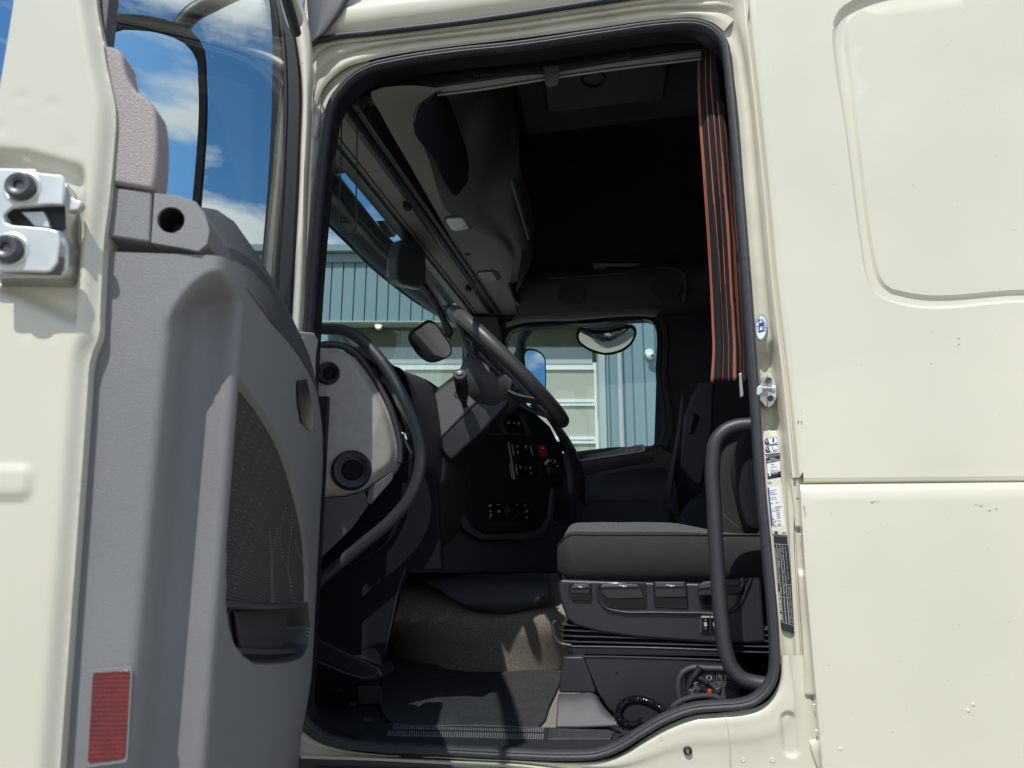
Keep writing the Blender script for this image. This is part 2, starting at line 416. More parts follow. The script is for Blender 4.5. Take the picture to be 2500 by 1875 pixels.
for a, b in rws: holes += [[bp(xM, 10.23, zz(b)), bp(xR, 10.23, zz(b)), bp(xR, 10.23, zz(a)), bp(xM, 10.23, zz(a))],
                           [bp(max(xL, gx0 + .1), 10.23, zz(b)), bp(xM0, 10.23, zz(b)), bp(xM0, 10.23, zz(a)), bp(max(xL, gx0 + .1), 10.23, zz(a))]]
o_ = [bp(gx0, 10.23, .02), bp(gx1 - .004, 10.23, .02), bp(gx1 - .004, 10.23, zz(886)), bp(gx0, 10.23, zz(886))]
gd = ob('sectional_door', prism(o_, HD * .06, holes=holes), M['white'], wh, flat=True, bevel=.006, label='white sectional garage door with grey upper panels and rows of windows')
bm = bmesh.new()
rows = []; z = zz(889); ztop = clad_b - .06
prof = []
k = 0
while z < ztop:
    prof += [(10.25, z), (10.25, z + .10), (10.268, z + .108), (10.268, z + .118)]; z += .126
grid(bm, [[bp(x, d, q) for x in (gx0, gx1 - .06)] for d, q in prof])
ob('upper_panel', bm, M['sec'], gd, flat=True, solid=.03)

ob('section_joint', join([bbox(gx0, gx1 - .06, 10.222, 10.229, zz(y) - .006, zz(y) + .006) for y in (889, 983, 1074)]), M['sec'], gd)
for h in holes:
    ob('window_pane', prism([p + HD * .03 for p in h], HD * .01), M['pane'], gd, flat=True)
ob('side_rail', bbox(gx1 - .002, gx1 + .08, 9.94, 10.2, 0, clad_b - .06), M['sec'], gd)
# lamp under the soffit
cc = empty('wall_lamp', bp(bxz((925, 801), 10.18)[0], 10.15, zz(801)), 'small round lamp glowing in the dark strip above the garage door', 'lamp')
cpos = bp(bxz((925, 801), 10.15)[0], 10.15, zz(801))
ob('housing', lathe([(0, .05), (.07, .05), (.07, 0), (.05, -.02)], cpos, -HD, 20), M['clad_cap'], cc)
em = bpy.data.materials.new('lamp_light'); em.use_nodes = True; pb = em.node_tree.nodes['Principled BSDF']
pb.inputs['Emission Color'].default_value = (1, .8, .5, 1); pb.inputs['Emission Strength'].default_value = 1.6
ob('bulb', lathe([(.05, 0), (.045, .03), (.02, .045), (0, .048)], cpos - HD * .05, -HD, 20), em, cc)
# dome camera
cx, cz = bxz((1587, 862), 9.9); c0 = bp(cx, 9.99, cz)
sc = empty('security_camera', c0, 'white dome security camera mounted on the blue cladding right of the garage door', 'camera')
ob('mount', lathe([(0, 0), (.062, 0), (.062, .05), (.05, .07), (.0, .07)], c0 + V((0, 0, .01)), -HD, 24), M['white'], sc)
ob('dome', lathe([(.0, .072), (.04, .072), (.05, .09), (.045, .11), (.02, .128), (0, .13)], c0 + V((0, 0, -.005)), (-HD - V((0, 0, .45))).normalized(), 24), M['white'], sc)
ob('camera_lens', lathe([(.0, .129), (.016, .129), (.018, .124)], c0 + BX * .022 + V((0, 0, -.008)), (-HD - V((0, 0, .3))).normalized(), 16), M['gloss_black'], sc)

# ================= truck =================
TR = empty('truck_cab', (0, 1.0, 0), 'cream truck cab with its driver door wide open, dark interior and right-side panels', 'truck')
# door opening: line between rubber seal and paint, seen in the photo, laid on the side plane
S_px = [(771, 490), (789, 325), (799, 266), (813, 236), (827, 218), (845, 197), (865, 180), (907, 159), (966, 145), (1113, 122), (1250, 108), (1457, 78), (1628, 55),
        (1680, 52), (1715, 56), (1742, 67), (1765, 87), (1779, 109), (1787, 150), (1793, 207), (1818, 487), (1835, 700), (1853, 950), (1870, 1200), (1885, 1356), (1902, 1560), (1904, 1610),
        (1896, 1665), (1872, 1701), (1840, 1724), (1790, 1734), (1752, 1736), (1693, 1742), (1634, 1763), (1575, 1796), (1530, 1825), (1495, 1842), (1457, 1853), (1398, 1856), (1280, 1853), (1084, 1843),
        (907, 1834), (833, 1825), (774, 1803), (738, 1770), (722, 1700), (722, 1600), (728, 1300), (741, 900)]
SL = [PY(q, 0) for q in S_px]
S = spline(SL, 260, True)
def offs(loop, d, y=0):
    res = []; m = len(loop)
    ar = sum(loop[i].x * loop[(i + 1) % m].z - loop[(i + 1) % m].x * loop[i].z for i in range(m))
    sg = 1 if ar > 0 else -1
    for i in range(m):
        t = (loop[(i + 1) % m] - loop[i - 1]); t.y = 0; t.normalize()
        n = V((t.z * sg, 0, -t.x * sg)); res.append(loop[i] + n * d + V((0, y, 0)))
    return res
# seal: flattened rubber tube inside the opening with a lip behind
rings = []
prof = [(0.002, .012), (-.0005, -.004), (-.002, -.013), (-.006, -.0195), (-.010, -.0215), (-.014, -.0205), (-.017, -.0185), (-.021, -.0195), (-.0245, -.0165), (-.0275, -.010), (-.0285, -.002), (-.027, .008), (-.022, .014), (-.006, .016), (-.004, .03)]
prof = [(a * .76, b * .85 if b < 0 else b * .6) for a, b in prof]
bm = bmesh.new()
lines = [offs(S, a, b) for a, b in prof]
grid(bm, lines, cu=True)
ob('door_seal', bm, M['seal'], TR, ang=50)
bm = bmesh.new(); grid(bm, [offs(S, a, b) for a, b in ((-.004, .0125), (-.017, .0095), (-.0185, .016), (-.010, .061))], cu=True)
ob('opening_liner', bm, M['black'], TR)
# clip seam marks of the seal
# jamb: painted flange right round the opening
bm = bmesh.new()
bots = [offs(S, a, b) for a, b in ((-.003, .03), (-.003, .012), (.002, .012), (.0035, .045))]
grid(bm, bots, cu=True)
ob('jamb_flange', bm, M['cream_dirty'], TR)
def LP(pts, y): return [PY(q, y) for q in pts]
# ---- B pillar: face, ramp, groove and outer skin (right of the opening) ----
c0 = [(1640, 62), (1700, 58), (1752, 80), (1781, 112), (1798, 207), (1823, 487), (1840, 700), (1858, 950), (1875, 1200), (1890, 1356), (1907, 1560), (1909, 1620)]
c1 = [(1640, 30), (1712, 29), (1768, 52), (1800, 100), (1818, 190), (1846, 487), (1866, 700), (1893, 950), (1917, 1200), (1925, 1356), (1936, 1560), (1944, 1680)]
c2 = [(1640, -30), (1740, -20), (1819, -10), (1824, 72), (1838, 190), (1869, 487), (1888, 700), (1917, 950), (1940, 1172), (1944, 1356), (1957, 1560), (1965, 1700)]
c0 = [(a - (7 if b > 60 else 0), b) for a, b in c0]
bm = ribbon([LP(c0, .016), LP([(a + 1.5, b) for a, b in c0], .008), LP([((a[0]*.5+b[0]*.5), (a[1]*.5+b[1]*.5)) for a, b in zip(c0, c1)], .013), LP(c1, .010), LP([((a[0]*.5+b[0]*.5), (a[1]*.5+b[1]*.5)) for a, b in zip(c1, c2)], -.008), LP(c2, -.020)], 90, 4)
pillar_rec = PY((1876, 930), 0)
for v in bm.verts:   # pressed recess round the striker
    dz = (v.co.z - pillar_rec.z)
    if -.16 < dz < .12:
        a = ss(-.128, -.09, dz) * (1 - ss(.068, .084, dz))
        xl = PY((1846 + dz * -60, 930 - dz * 1000), 0).x; xr = xl + .052
        b = ss(xl - .002, xl + .008, v.co.x) * (1 - ss(xr - .012, xr, v.co.x))
        v.co.y += .034 * a * b * (1 - .45 * ss(.0, -.1, -dz) * 0)
zs_ = PY((1950, 1172), 0).z
for v in bm.verts:
    if v.co.z < zs_ + .02 and v.co.y < .004: v.co.y += (.002 - v.co.y) * (1 - ss(zs_ - .02, zs_ + .02, v.co.z))
ob('b_pillar', bm, M['cream_dirty'], TR, ang=60)
def ell0(c, a, b): return [c + V((a * math.cos(t) * (1 + .4 * math.sin(3 * t)), 0, b * math.sin(t) * (1 + .3 * math.cos(2 * t)))) for t in [k * .5236 for k in range(12)]]
# side skin with the pressed blank window
g2 = [(1826, -40), (1831, 72), (1845, 190), (1876, 487), (1895, 700), (1923, 950), (1944, 1150)]
c2g = [(1815, -40), (1824, 72), (1838, 190), (1869, 487), (1888, 700), (1917, 950), (1938, 1166)]
ob('skin_edge', ribbon([LP([(a - 3, b) for a, b in c2g], -.0185), LP([(a + 1, b) for a, b in c2g], -.0195), LP([(a + 6, b) for a, b in c2g], -.0115), LP([(a + 12, b) for a, b in c2g], -.0225), LP([(a + 18, b) for a, b in g2], -.0275)], 50, 4), M['cream'], TR, ang=60)
blank_o = [(2110, -12), (2078, 2), (2052, 20), (2037, 46), (2032, 87), (2036, 137), (2062, 307), (2101, 600), (2112, 665), (2125, 700), (2146, 725), (2180, 739), (2500, 738), (2800, 736), (2800, -60), (2500, -46)]
blank_i = [(2122, 18), (2098, 25), (2080, 36), (2074, 52), (2072, 85), (2080, 150), (2108, 400), (2138, 620), (2146, 655), (2156, 680), (2172, 698), (2205, 708), (2500, 704), (2780, 700), (2780, -30), (2500, -18)]
YS = -.0275
bo = spline(LP(blank_o, YS), 160, True); bi = spline(LP(blank_i, YS), 160, True)
outl = [PY(q, YS) for q in [(1844, -40)] + [(a + 18, b) for a, b in g2[1:-1]] + [(1962, 1167), (2950, 1160), (2950, -780), (1800, -640)]]
outl = [p for p in spline(outl[:7], 30)] + outl[7:]
bm = lift([(p.x, p.z) for p in outl], lambda x, z: V((x, YS + .004 * ss(.5, 1.3, x) , z)), .05, holes=[[(p.x, p.z) for p in bo]])
def yoff(l, d): return [p + V((0, d + .004 * ss(.5, 1.3, p.x), 0)) for p in l]
mid = [a.lerp(b, .22) for a, b in zip(bo, bi)]; mid2 = [a.lerp(b, .80) for a, b in zip(bo, bi)]
grid(bm, [yoff(bo, 0), yoff([a.lerp(b, .06) for a, b in zip(bo, bi)], .003), yoff(mid, .013), yoff([a.lerp(b, .35) for a, b in zip(bo, bi)], .0145), yoff(mid2, .0145), yoff([a.lerp(b, .9) for a, b in zip(bo, bi)], .011), yoff(bi, .0075)], cu=True)
bm = lift([(p.x, p.z) for p in bi], lambda x, z: V((x, YS + .0075 + .004 * ss(.5, 1.3, x), z)), .06, bm=bm)
bmesh.ops.remove_doubles(bm, verts=bm.verts, dist=.0004)
# rounded bottom return of the skin (the seam line at mid height)
b0 = [PY(q, YS) for q in [(1962, 1167), (2200, 1165), (2950, 1160)]]
grid(bm, [yoff(spline(b0, 30), 0), [p + V((0, .002, -.006)) for p in yoff(spline(b0, 30), 0)], [p + V((0, .012, -.011)) for p in yoff(spline(b0, 30), 0)], [p + V((0, .035, -.013)) for p in yoff(spline(b0, 30), 0)]])
ob('side_skin', bm, M['cream'], TR, ang=45)
ob('skin_backing', prism(LP([(1945, 1130), (3000, 1120), (3000, 1215), (1945, 1215)], -.010), (0, .01, 0)), M['cream_dirty'], TR)
# pillar foot: stepped ribs seen in the gap before the lower flap
f0 = [(1909, 1160), (1932, 1400), (1948, 1560), (1958, 1700), (1964, 1760), (1972, 1830), (1990, 1900)]
f1 = [(1925, 1155), (1938, 1260), (1950, 1450), (1962, 1640), (1967, 1760), (1978, 1830), (2000, 1890)]
f2 = [(1935, 1155), (1950, 1300), (1958, 1450), (1972, 1640), (1975, 1760), (1984, 1820), (2012, 1880)]
f3 = [(2080, 1155), (2080, 1300), (2080, 1450), (2080, 1640), (2080, 1760), (2080, 1830), (2090, 1880)]
bm = ribbon([LP([(a - 14, b) for a, b in f1], .0125), LP([(a - 1, b) for a, b in f1], .010), LP([(a + 1, b) for a, b in f1], -.004), LP([(a + 4, b) for a, b in f1], -.007), LP([(a + 9, b) for a, b in f1], -.0075), LP(f3, -.0075)], 160, 1)
zs = [PY((1960, y), 0).z for y in (1290, 1382, 1698, 1792)]
for v in bm.verts:
    if v.co.y < .0:
        a = ss(zs[0] + .004, zs[0] - .004, v.co.z) if False else (1 - ss(zs[0] - .005, zs[0] + .005, v.co.z)) * ss(zs[1] - .02, zs[1] - .004, v.co.z)
        b = (1 - ss(zs[2] - .005, zs[2] + .005, v.co.z)) * ss(zs[3] - .02, zs[3] - .004, v.co.z)
        v.co.y += .009 * max(a, b)
ob('pillar_foot', bm, M['cream_dirty'], TR, ang=60)
# painted stubs and hooks in the gap
for (a, b) in (((1952, 1306), (1985, 1308)), ((1957, 1364), (1985, 1367)), ((1986, 1720), (2010, 1724)), ((1991, 1783), (2014, 1787))):
    p, q = PY(a, -.012), PY(b, -.016)
    ob('stub', tube([p, q], lambda t: (.0022, .0035), 8), M['cream_dirty'], TR)
# lower side flap
YF = -.046
fl = [(1955, 1182), (1959, 1260), (1968, 1400), (1982, 1560), (1996, 1720), (2008, 1850), (2014, 1930)]
fe = spline(LP(fl, YF), 40)
P0 = [(p.x, p.z) for p in fe] + [(PY((2950, 1930), YF).x, fe[-1].z - .45), (fe[-1].x + .02, fe[-1].z - .45), (PY((2950, 1170), YF).x, PY((2950, 1172), YF).z)]
def flapf(x, z):
    e = ss(0, .011, P0[0][1] - z); s = x - pxe(z)
    return V((x, YF + .008 * (1 - e) + .005 * (1 - ss(0, .012, s)), z))
def pxe(z):
    for a, b in zip(fe, fe[1:]):
        if b.z <= z <= a.z: return a.x + (b.x - a.x) * (a.z - z) / max(a.z - b.z, 1e-6)
    return fe[0].x if z > fe[0].z else fe[-1].x
bm = lift(P0, flapf, .02, skirt=(0, .028, 0))
ob('side_flap', bm, M['cream'], TR, ang=60)
# chips and scuffs on the paint
for (x, y, w_, h_, yy) in ((1949, 1030, 1.4, 5, -.0285), (1957, 1032, 1, 6, -.0285), (2340, 827, 2.2, 2.2, -.034), (2274, 888, 1.5, 1.5, -.032), (2401, 1196, 3, 1, YF + .003), (2408, 1193, 1, 3, YF + .003), (2129, 1227, 2.2, 2.6, YF), (2136, 1225, 2, 1.2, YF), (2145, 1224, 1.5, 1, YF),
                          (2416, 1247, 2, 2, YF), (2432, 1243, 1.6, 2, YF), (2121, 1302, 1, 1, YF), (1963, 1240, 1, 7, YF), (1966, 1255, .8, 5, YF), (2395, 1235, 4, 1, YF), (2382, 1232, 3, .8, YF), (2315, 1265, 1, 1, YF), (2462, 1518, 1, 1, YF), (1614, 1800, 2.5, 1, -.012), (1738, 1749, 1.5, 1, -.006), (1806, 1776, 1.3, 1.3, -.007)):
    ob('paint_chip', prism(ell0(PY((x, y), yy - .0003), w_ / 1150, h_ / 1150), (0, -.0002, 0)), M['chip'], TR, flat=True)
# rivets, dimples and scratches on the flap
for q in ((2376, 1720), (2364, 1735), (2052, 1828)):
    ob('paint_blister', lathe([(0, .0012), (.002, .001), (.0036, .0004), (.004, 0)], PY(q, YF), (0, -1, 0), 14), M['cream'], TR)
# ---- sill below the opening ----
sb = [(738, 1781), (774, 1808), (833, 1828), (907, 1839), (1084, 1847), (1280, 1856), (1398, 1860), (1457, 1857), (1497, 1848), (1532, 1831), (1577, 1801), (1636, 1768), (1694, 1747), (1752, 1741), (1811, 1734), (1842, 1728), (1874, 1711), (1900, 1672), (1908, 1600)]
bot = [(700, 1850), (774, 1846), (833, 1849), (907, 1853), (1084, 1860), (1280, 1872), (1398, 1890), (1457, 1905), (1500, 1915), (1540, 1925), (1590, 1935), (1650, 1935), (1700, 1935), (1752, 1935), (1811, 1935), (1850, 1935), (1900, 1935), (1970, 1930), (1962, 1600)]
def mixl(a, b, t): return [(p[0] + (q[0] - p[0]) * t, p[1] + (q[1] - p[1]) * t) for p, q in zip(a, b)]
bm = ribbon([LP(sb, .004), LP(mixl(sb, bot, .06), -.005), LP(mixl(sb, bot, .22), -.008), LP(mixl(sb, bot, .34), -.007), LP(mixl(sb, bot, .42), -.004), LP(mixl(sb, bot, .6), -.001), LP(bot, 0)], 300, 8)
slot = [PY(q, 0) for q in ((1923, 1755), (1931, 1828))]; sl2 = [(p.x, p.z) for p in slot]
oc = PY((1775, 1765), 0)
for v in bm.verts:
    d = pdist((v.co.x, v.co.z), sl2, False); v.co.y += .006 * (1 - ss(.010, .0175, d))
ob('sill_panel', bm, M['cream'], TR, ang=60)
bm = tube([PY((1768, 1742), -.006), PY((1778, 1780), -.0085), PY((1782, 1830), -.005), PY((1783, 1900), -.003)], .0011, 6, n=30)
ob('sealant_seam', bm, M['cream_dirty'], TR)
for q in ((1814, 1792), (1875, 1794), (1845, 1822), (1814, 1855), (1886, 1856), (1870, 1790)):
    ob('spot_weld', lathe([(0, .0005), (.0022, .0002), (.0033, .0009), (.0042, .0007), (.0052, 0)], PY(q, -.001), (0, -1, 0), 16), M['cream'], TR)
gr = ob('grommet', lathe([(0, -.004), (.004, -.004), (.0045, .001), (.0065, .003), (.0085, .002), (.009, -.002)], PY((1679, 1833), -.006), (0, -1, 0), 24), M['black'], TR)
# dark step trim under the sill
st = [PY(q, -.02) for q in ((640, 1850), (740, 1851), (1000, 1862), (1290, 1878), (1420, 1900), (1420, 1990), (640, 1990))]
ob('step_trim', prism(st, (0, .06, 0)), M['trim_dark'], TR, bevel=.004)
ob('step_groove', tube([PY((772, 1873), -.0215), PY((1000, 1876), -.0215), PY((1250, 1886), -.0215)], .002, 8, n=12), M['black'], TR)
ob('sill_strip', ribbon([LP([(735, 1843), (900, 1848), (1100, 1856), (1300, 1868), (1420, 1884)], -.002), LP([(735, 1847), (900, 1852), (1100, 1861), (1300, 1873), (1420, 1890)], -.022), LP([(735, 1853), (900, 1857), (1100, 1867), (1300, 1880), (1420, 1900)], -.018)], 30, 2), M['cream'], TR)
ob('lower_body', box((-.93, .0, .72), (1.6, .05, 1.34)), M['trim_dark'], TR, bevel=.01)
ob('cab_underside', box((-1.0, .06, .9), (1.6, 2.1, 1.34)), M['black'], TR)
# ---- upper frame of the opening: ribbed header paint, drip seal and roof skin ----
T0 = [(745, 330), (770, 262), (797, 205), (840, 168), (905, 146), (966, 133), (1113, 112), (1250, 96), (1457, 68), (1628, 46), (1700, 44), (1745, 58), (1768, 76)]
T1 = [(752, 250), (768, 205), (798, 160), (846, 135), (905, 118), (966, 108), (1113, 90), (1250, 75), (1457, 44), (1628, 22), (1712, 22), (1770, 26), (1796, 42)]
T2 = [(757, 170), (770, 140), (800, 118), (850, 108), (905, 102), (966, 94), (1113, 76), (1250, 58), (1457, 28), (1628, 6), (1712, 2), (1790, -2), (1822, 0)]
T3 = [(755, 125), (775, 112), (805, 104), (850, 96), (905, 90), (966, 82), (1113, 63), (1250, 45), (1457, 14), (1628, -10), (1712, -20), (1790, -30), (1824, -36)]
bm = ribbon([LP(T0, .004), LP(mixl(T0, T1, .5), -.002), LP(T1, .002), LP(mixl(T1, T2, .25), -.006), LP(mixl(T1, T2, .8), -.010), LP(T2, -.004), LP(mixl(T2, T3, .5), -.014), LP(T3, -.016)], 120, 3)
ob('header_frame', bm, M['cream_dirty'], TR, ang=60)
dr = [(752, 118), (765, 103), (800, 92), (900, 80), (1000, 68), (1113, 55), (1250, 36), (1457, 4), (1628, -22), (1712, -34)]
bm = tube(LP(dr, -.026), lambda t: (.0065, .006), 12, n=60)
ob('drip_seal', bm, M['seal'], TR)
bm = tube(LP([(a, b + 7) for a, b in dr], -.022), lambda t: (.003, .003), 8, n=60)
ob('drip_seal_lip', bm, M['black'], TR)
rs = [(752, 108), (790, 90), (900, 70), (1113, 43), (1250, 24), (1457, -10), (1628, -36), (1830, -60)]
def up(l, dz, y): return [p + V((0, y, dz)) for p in LP(l, 0)]
bm = ribbon([up(rs, -.03, .0), up(rs, -.006, -.022), up(rs, .004, -.036), up(rs, .02, -.041), up(rs, .055, -.035), up(rs, .07, -.020), up(rs, .12, -.012), up(rs, .5, .06), up(rs, .95, .16)], 60, 3)
ob('roof_skin', bm, M['cream'], TR, ang=50)
bm = ribbon([LP([(745, -60), (752, 40), (757, 118)], -.04), LP([(800, -60), (786, 30), (765, 100)], -.052), LP([(872, -60), (850, 0), (792, 84)], -.046)], 20, 3)
ob('corner_deflector', bm, M['trim_dark'], TR, solid=.004)
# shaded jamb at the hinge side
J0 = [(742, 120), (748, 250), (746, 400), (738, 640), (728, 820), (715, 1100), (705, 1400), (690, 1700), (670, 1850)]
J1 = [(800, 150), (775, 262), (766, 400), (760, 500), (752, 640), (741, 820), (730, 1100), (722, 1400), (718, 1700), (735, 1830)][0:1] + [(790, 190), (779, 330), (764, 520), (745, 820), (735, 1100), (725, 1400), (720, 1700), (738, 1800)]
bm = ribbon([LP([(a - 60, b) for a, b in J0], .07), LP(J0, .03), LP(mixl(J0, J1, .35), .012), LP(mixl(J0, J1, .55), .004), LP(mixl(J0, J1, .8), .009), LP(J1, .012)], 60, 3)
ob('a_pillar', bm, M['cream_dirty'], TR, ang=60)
ob('pillar_backing', prism(LP([(735, 90), (800, 92), (880, 120), (900, 150), (830, 200), (800, 270), (776, 500), (750, 900), (700, 900), (700, 90)], .0165), (0, .006, 0)), M['cream_dirty'], TR)
ob('pillar_bracket', prism([PY(q, -.012) for q in ((768, 283), (775, 278), (777, 300), (770, 330), (766, 328))], (0, .016, 0)), M['cream'], TR, bevel=.0015)
ob('pillar_bracket', prism([PY(q, -.012) for q in ((757, 180), (766, 172), (764, 215), (757, 240))], (0, .016, 0)), M['cream'], TR, bevel=.0015)
# outer cab shell: side ahead of the opening, front face, floor, back wall, roof and far side
XF, XB, YFAR, ZR, ZFL = -1.06, 1.9, 2.2, 3.95, 1.405
ob('front_side_skin', prism([(-.93, .02, 1.0), (-.845, .02, 1.0), (-.86, .02, 2.0), (-.80, .02, 3.0), (-.86, .02, 3.05), (-.93, .02, 2.6)], (0, .04, 0)), M['cream'], TR)
bm = bmesh.new()
box((XF, .08, 1.0), (-.98, YFAR + .02, 2.24), bm)
box((-.935, .06, 3.07), (-.90, YFAR + .02, ZR), bm)
ob('front_panel', bm, M['cream'], TR, bevel=.01)
# ================= open driver door (a part of the truck) =================
def ez(q, u=0):
    p = DE(q, u); return (p - L0).dot(DN), p.z
def uz(q, wv):
    p = DW(q, wv); return -(p - L0).dot(DD), p.z
def wf(u):
    T = [(-1, .118), (.3, .118), (.5, .111), (.65, .102), (.8, .089), (.9, .076), (1.0, .060), (1.06, .048), (2, .048)]
    for (a, b), (c, d) in zip(T, T[1:]):
        if a <= u <= c: return b + (d - b) * (u - a) / (c - a)
    return .04
def onface(q, off=0):
    wv = .11
    for _ in range(8): u, z = uz(q, wv); wv = wf(u) + off
    return u, z
rb = [(222, -60), (226, 0), (236, 60), (248, 140), (262, 205), (270, 245), (272, 280), (268, 340), (263, 400), (255, 480), (243, 570), (238, 650), (232, 760), (229, 815), (220, 838), (209, 862), (206, 880), (200, 960), (184, 1180), (160, 1500), (130, 1900)]
lb = [(48, -60), (34, 0), (20, 90), (0, 210), (-30, 400), (-60, 800), (-90, 1300), (-120, 1900)]
RB = [ez(q) for q in rb]; LB = [ez(q) for q in lb]
RBs = [(p.x, p.y) for p in spline([(a, b, 0) for a, b in RB], 70)]
outl = RBs + list(reversed(LB))
dish = [ez(q) for q in ((-80, 362), (0, 360), (70, 366), (205, 404), (214, 430), (206, 560), (192, 700), (190, 795), (160, 790), (60, 740), (-80, 690))]
lowbump = [ez(q) for q in ((-60, 1140), (60, 1140), (76, 1152), (72, 1205), (56, 1213), (-60, 1213))]
dents = [ez(q) for q in ((52, 238), (127, 255), (168, 355), (3, 312), (60, 815), (126, 817), (-20, 330))]
def endf(wv, z):
    e = pdist((wv, z), RBs, False); u = .010 * (1 - ss(0, .016, e)) ** 1.5
    d = pdist((wv, z), dish); ins = pin((wv, z), dish); sd = d if ins else -d
    u += .013 * ss(-.002, .012, sd) 
    d = pdist((wv, z), lowbump); sd = d if pin((wv, z), lowbump) else -d
    u -= .004 * ss(-.003, .003, sd)
    for a, b in dents:
        r = math.hypot(wv - a, z - b); u += .0006 * (1 - ss(.003, .009, r))
    return DP(u, wv, z)
bm = lift(outl, endf, .0045, skirt=-DD * .03)
door = ob('door', bm, M['cream'], TR, ang=60)
door['label'] = 'open cream driver door with grey inner trim, latch and window'
# outer skin of the door (seen from outside, from another position) and upper frame
zsk = [1.1, 1.5, 1.9, 2.25]
bm = bmesh.new()
grid(bm, [[DP(u, -.115 - .02 * math.sin(u * 2.9), z) for u in (0.045, .2, .4, .6, .8, 1.0, 1.06)] for z in zsk])
ob('door_outer_skin', bm, M['cream'], door, solid=.004)
# window aperture: rear post, top rail, front post, beltline
def dwp(l, wv): return [DW(q, wv) for q in l]
rear = [DP(.012, -.012, 2.28), DP(.03, -.02, 2.6), DP(.06, -.035, 2.95)]
top = [DP(.06, -.035, 3.0), DP(.3, -.04, 3.04), DP(.6, -.035, 3.04), DP(.84, -.03, 3.02)]
ob('top_rail', tube(top, lambda t: (.03, .02), 12, n=16), M['cream'], door)
ob('top_rail_seal', tube([p + V((0, 0, -.035)) + DN * .005 for p in top], .012, 8, n=16), M['seal'], door)
ob('rear_post_seal', tube([DP(.03, -.03, 2.2), DP(.03, -.035, 2.6), DP(.06, -.045, 2.97)], .010, 8, n=14), M['seal'], door)
# front post: black glass run with ridges, then the painted edge
fA = [(656, -60), (657, 0), (664, 116), (660, 347), (652, 502), (633, 640), (622, 760)]
fB = [(690, -60), (706, 58), (737, 127), (741, 231), (733, 386), (722, 620), (712, 820)]
fB = [(692, -60), (703, 0), (722, 90), (735, 180), (733, 386), (722, 620), (711, 820)]
fA = [(645, -60), (657, 0), (665, 100), (664, 230), (658, 386), (640, 620), (622, 800)]
fC = [(718, -60), (733, 0), (750, 50), (760, 127), (757, 260), (747, 463), (742, 640), (733, 820)]
def de(l, u): return [DE(q, u) for q in l]
bm = ribbon([de(fA, 1.0), de(fA, .972), de(mixl(fA, fB, .3), .968), de(mixl(fA, fB, .36), .98), de(mixl(fA, fB, .5), .98), de(mixl(fA, fB, .56), .966), de(mixl(fA, fB, .9), .966), de(fB, .975)], 60, 1)
ob('window_seal', bm, M['run'], door, ang=50, solid=.004)
bm = ribbon([de(fB, .975), de(mixl(fB, fC[1:], .3), .962), de(mixl(fB, fC[1:], .7), .962), de(mixl(fB, fC[1:], .97), .972), [p - DD * .03 for p in de(mixl(fB, fC[1:], 1), .975)]], 60, 3)
ob('front_post', bm, M['cream'], door, ang=60)
# window pane
gl = [DP(.02, -.046, 2.18), DP(.98, -.046, 2.12), DP(.98, -.046, 2.3), DP(.80, -.046, 3.03), DP(.05, -.046, 3.03)]
ob('window_pane', prism(gl, DN * -.004), M['glass_side'], door, flat=True)
# ---- inner trim ----
def topz(u):
    T = [(-1, 2.125), (0, 2.125), (.05, 2.118), (.2, 2.112), (.4, 2.118), (.6, 2.113), (.75, 2.075), (.9, 2.0), (1.06, 1.93)]
    for (a, b), (c, d) in zip(T, T[1:]):
        if a <= u <= c: return b + (d - b) * (u - a) / (c - a)
    return 1.93
fab_q = [(557, 916), (575, 922), (600, 948), (650, 1018), (700, 1128), (730, 1240), (747, 1340), (754, 1472), (700, 1478), (640, 1478), (556, 1470), (554, 1300), (554, 1100), (555, 960)]
FAB = [onface(q) for q in fab_q]; FAB = [(p.x, p.y) for p in spline([(a, b, 0) for a, b in FAB[:8]], 50)] + FAB[8:]
poc_q = [(556, 1474), (640, 1481), (754, 1475), (757, 1530), (752, 1575), (738, 1600), (700, 1611), (650, 1614), (620, 1611), (595, 1592), (575, 1565), (562, 1525)]
FAB = [(max(a, .088), b) for a, b in FAB]; POC = [(max(a, .088), b) for a, b in [onface(q) for q in poc_q]]
UD = [.078, .084, .09, .096, .102] + [.108 + i * .0045 for i in range(124)] + [.668 + i * .0045 for i in range(38)] + [.85 + i * .02 for i in range(8)] + [1.01, 1.04, 1.06]
ZB = 1.15
def wbot(z): return 1 - .42 * (1 - ss(1.36, 1.60, z))
def wmain(u, z):
    wv = wf(u)
    if u > .3: wv = wf(.3) + (wv - wf(.3)); wv *= 1 - (1 - wbot(z)) * ss(.3, .8, u) * .8
    p = (u, z)
    if u < .9:
        dF = pdist(p, FAB); sF = dF if pin(p, FAB) else -dF
        dP = pdist(p, POC); sP = dP if pin(p, POC) else -dP
        wv -= .009 * ss(-.004, .003, sF)
        wv -= .045 * ss(-.003, .006, sP)
    # the grab recess near the hinge is a dark patch, not shaped here
    return wv
levels = [1.1 + i * .02 for i in range(11)] + [1.32 + i * .0062 for i in range(130)]
levels = [z for z in levels if z < 2.126]
rows = []
CH = [(.022, -.012), (.022, .03), (.022, .056), (.0228, .0615), (.0255, .0655), (.032, .0675), (.045, .069), (.058, .072), (.067, .078), (.0715, .086), (.0725, .095), (.0715, .103), (.0705, .109), (.0710, .1135), (.0735, .1165)]
SQ = [(.022, -.012), (.022, .03), (.022, .056), (.022, .064), (.022, .070), (.022, .076), (.022, .082), (.022, .088), (.022, .093), (.0222, .098), (.0228, .103), (.0245, .1075), (.029, .1115), (.040, .115), (.060, .117)]
N_l = 320
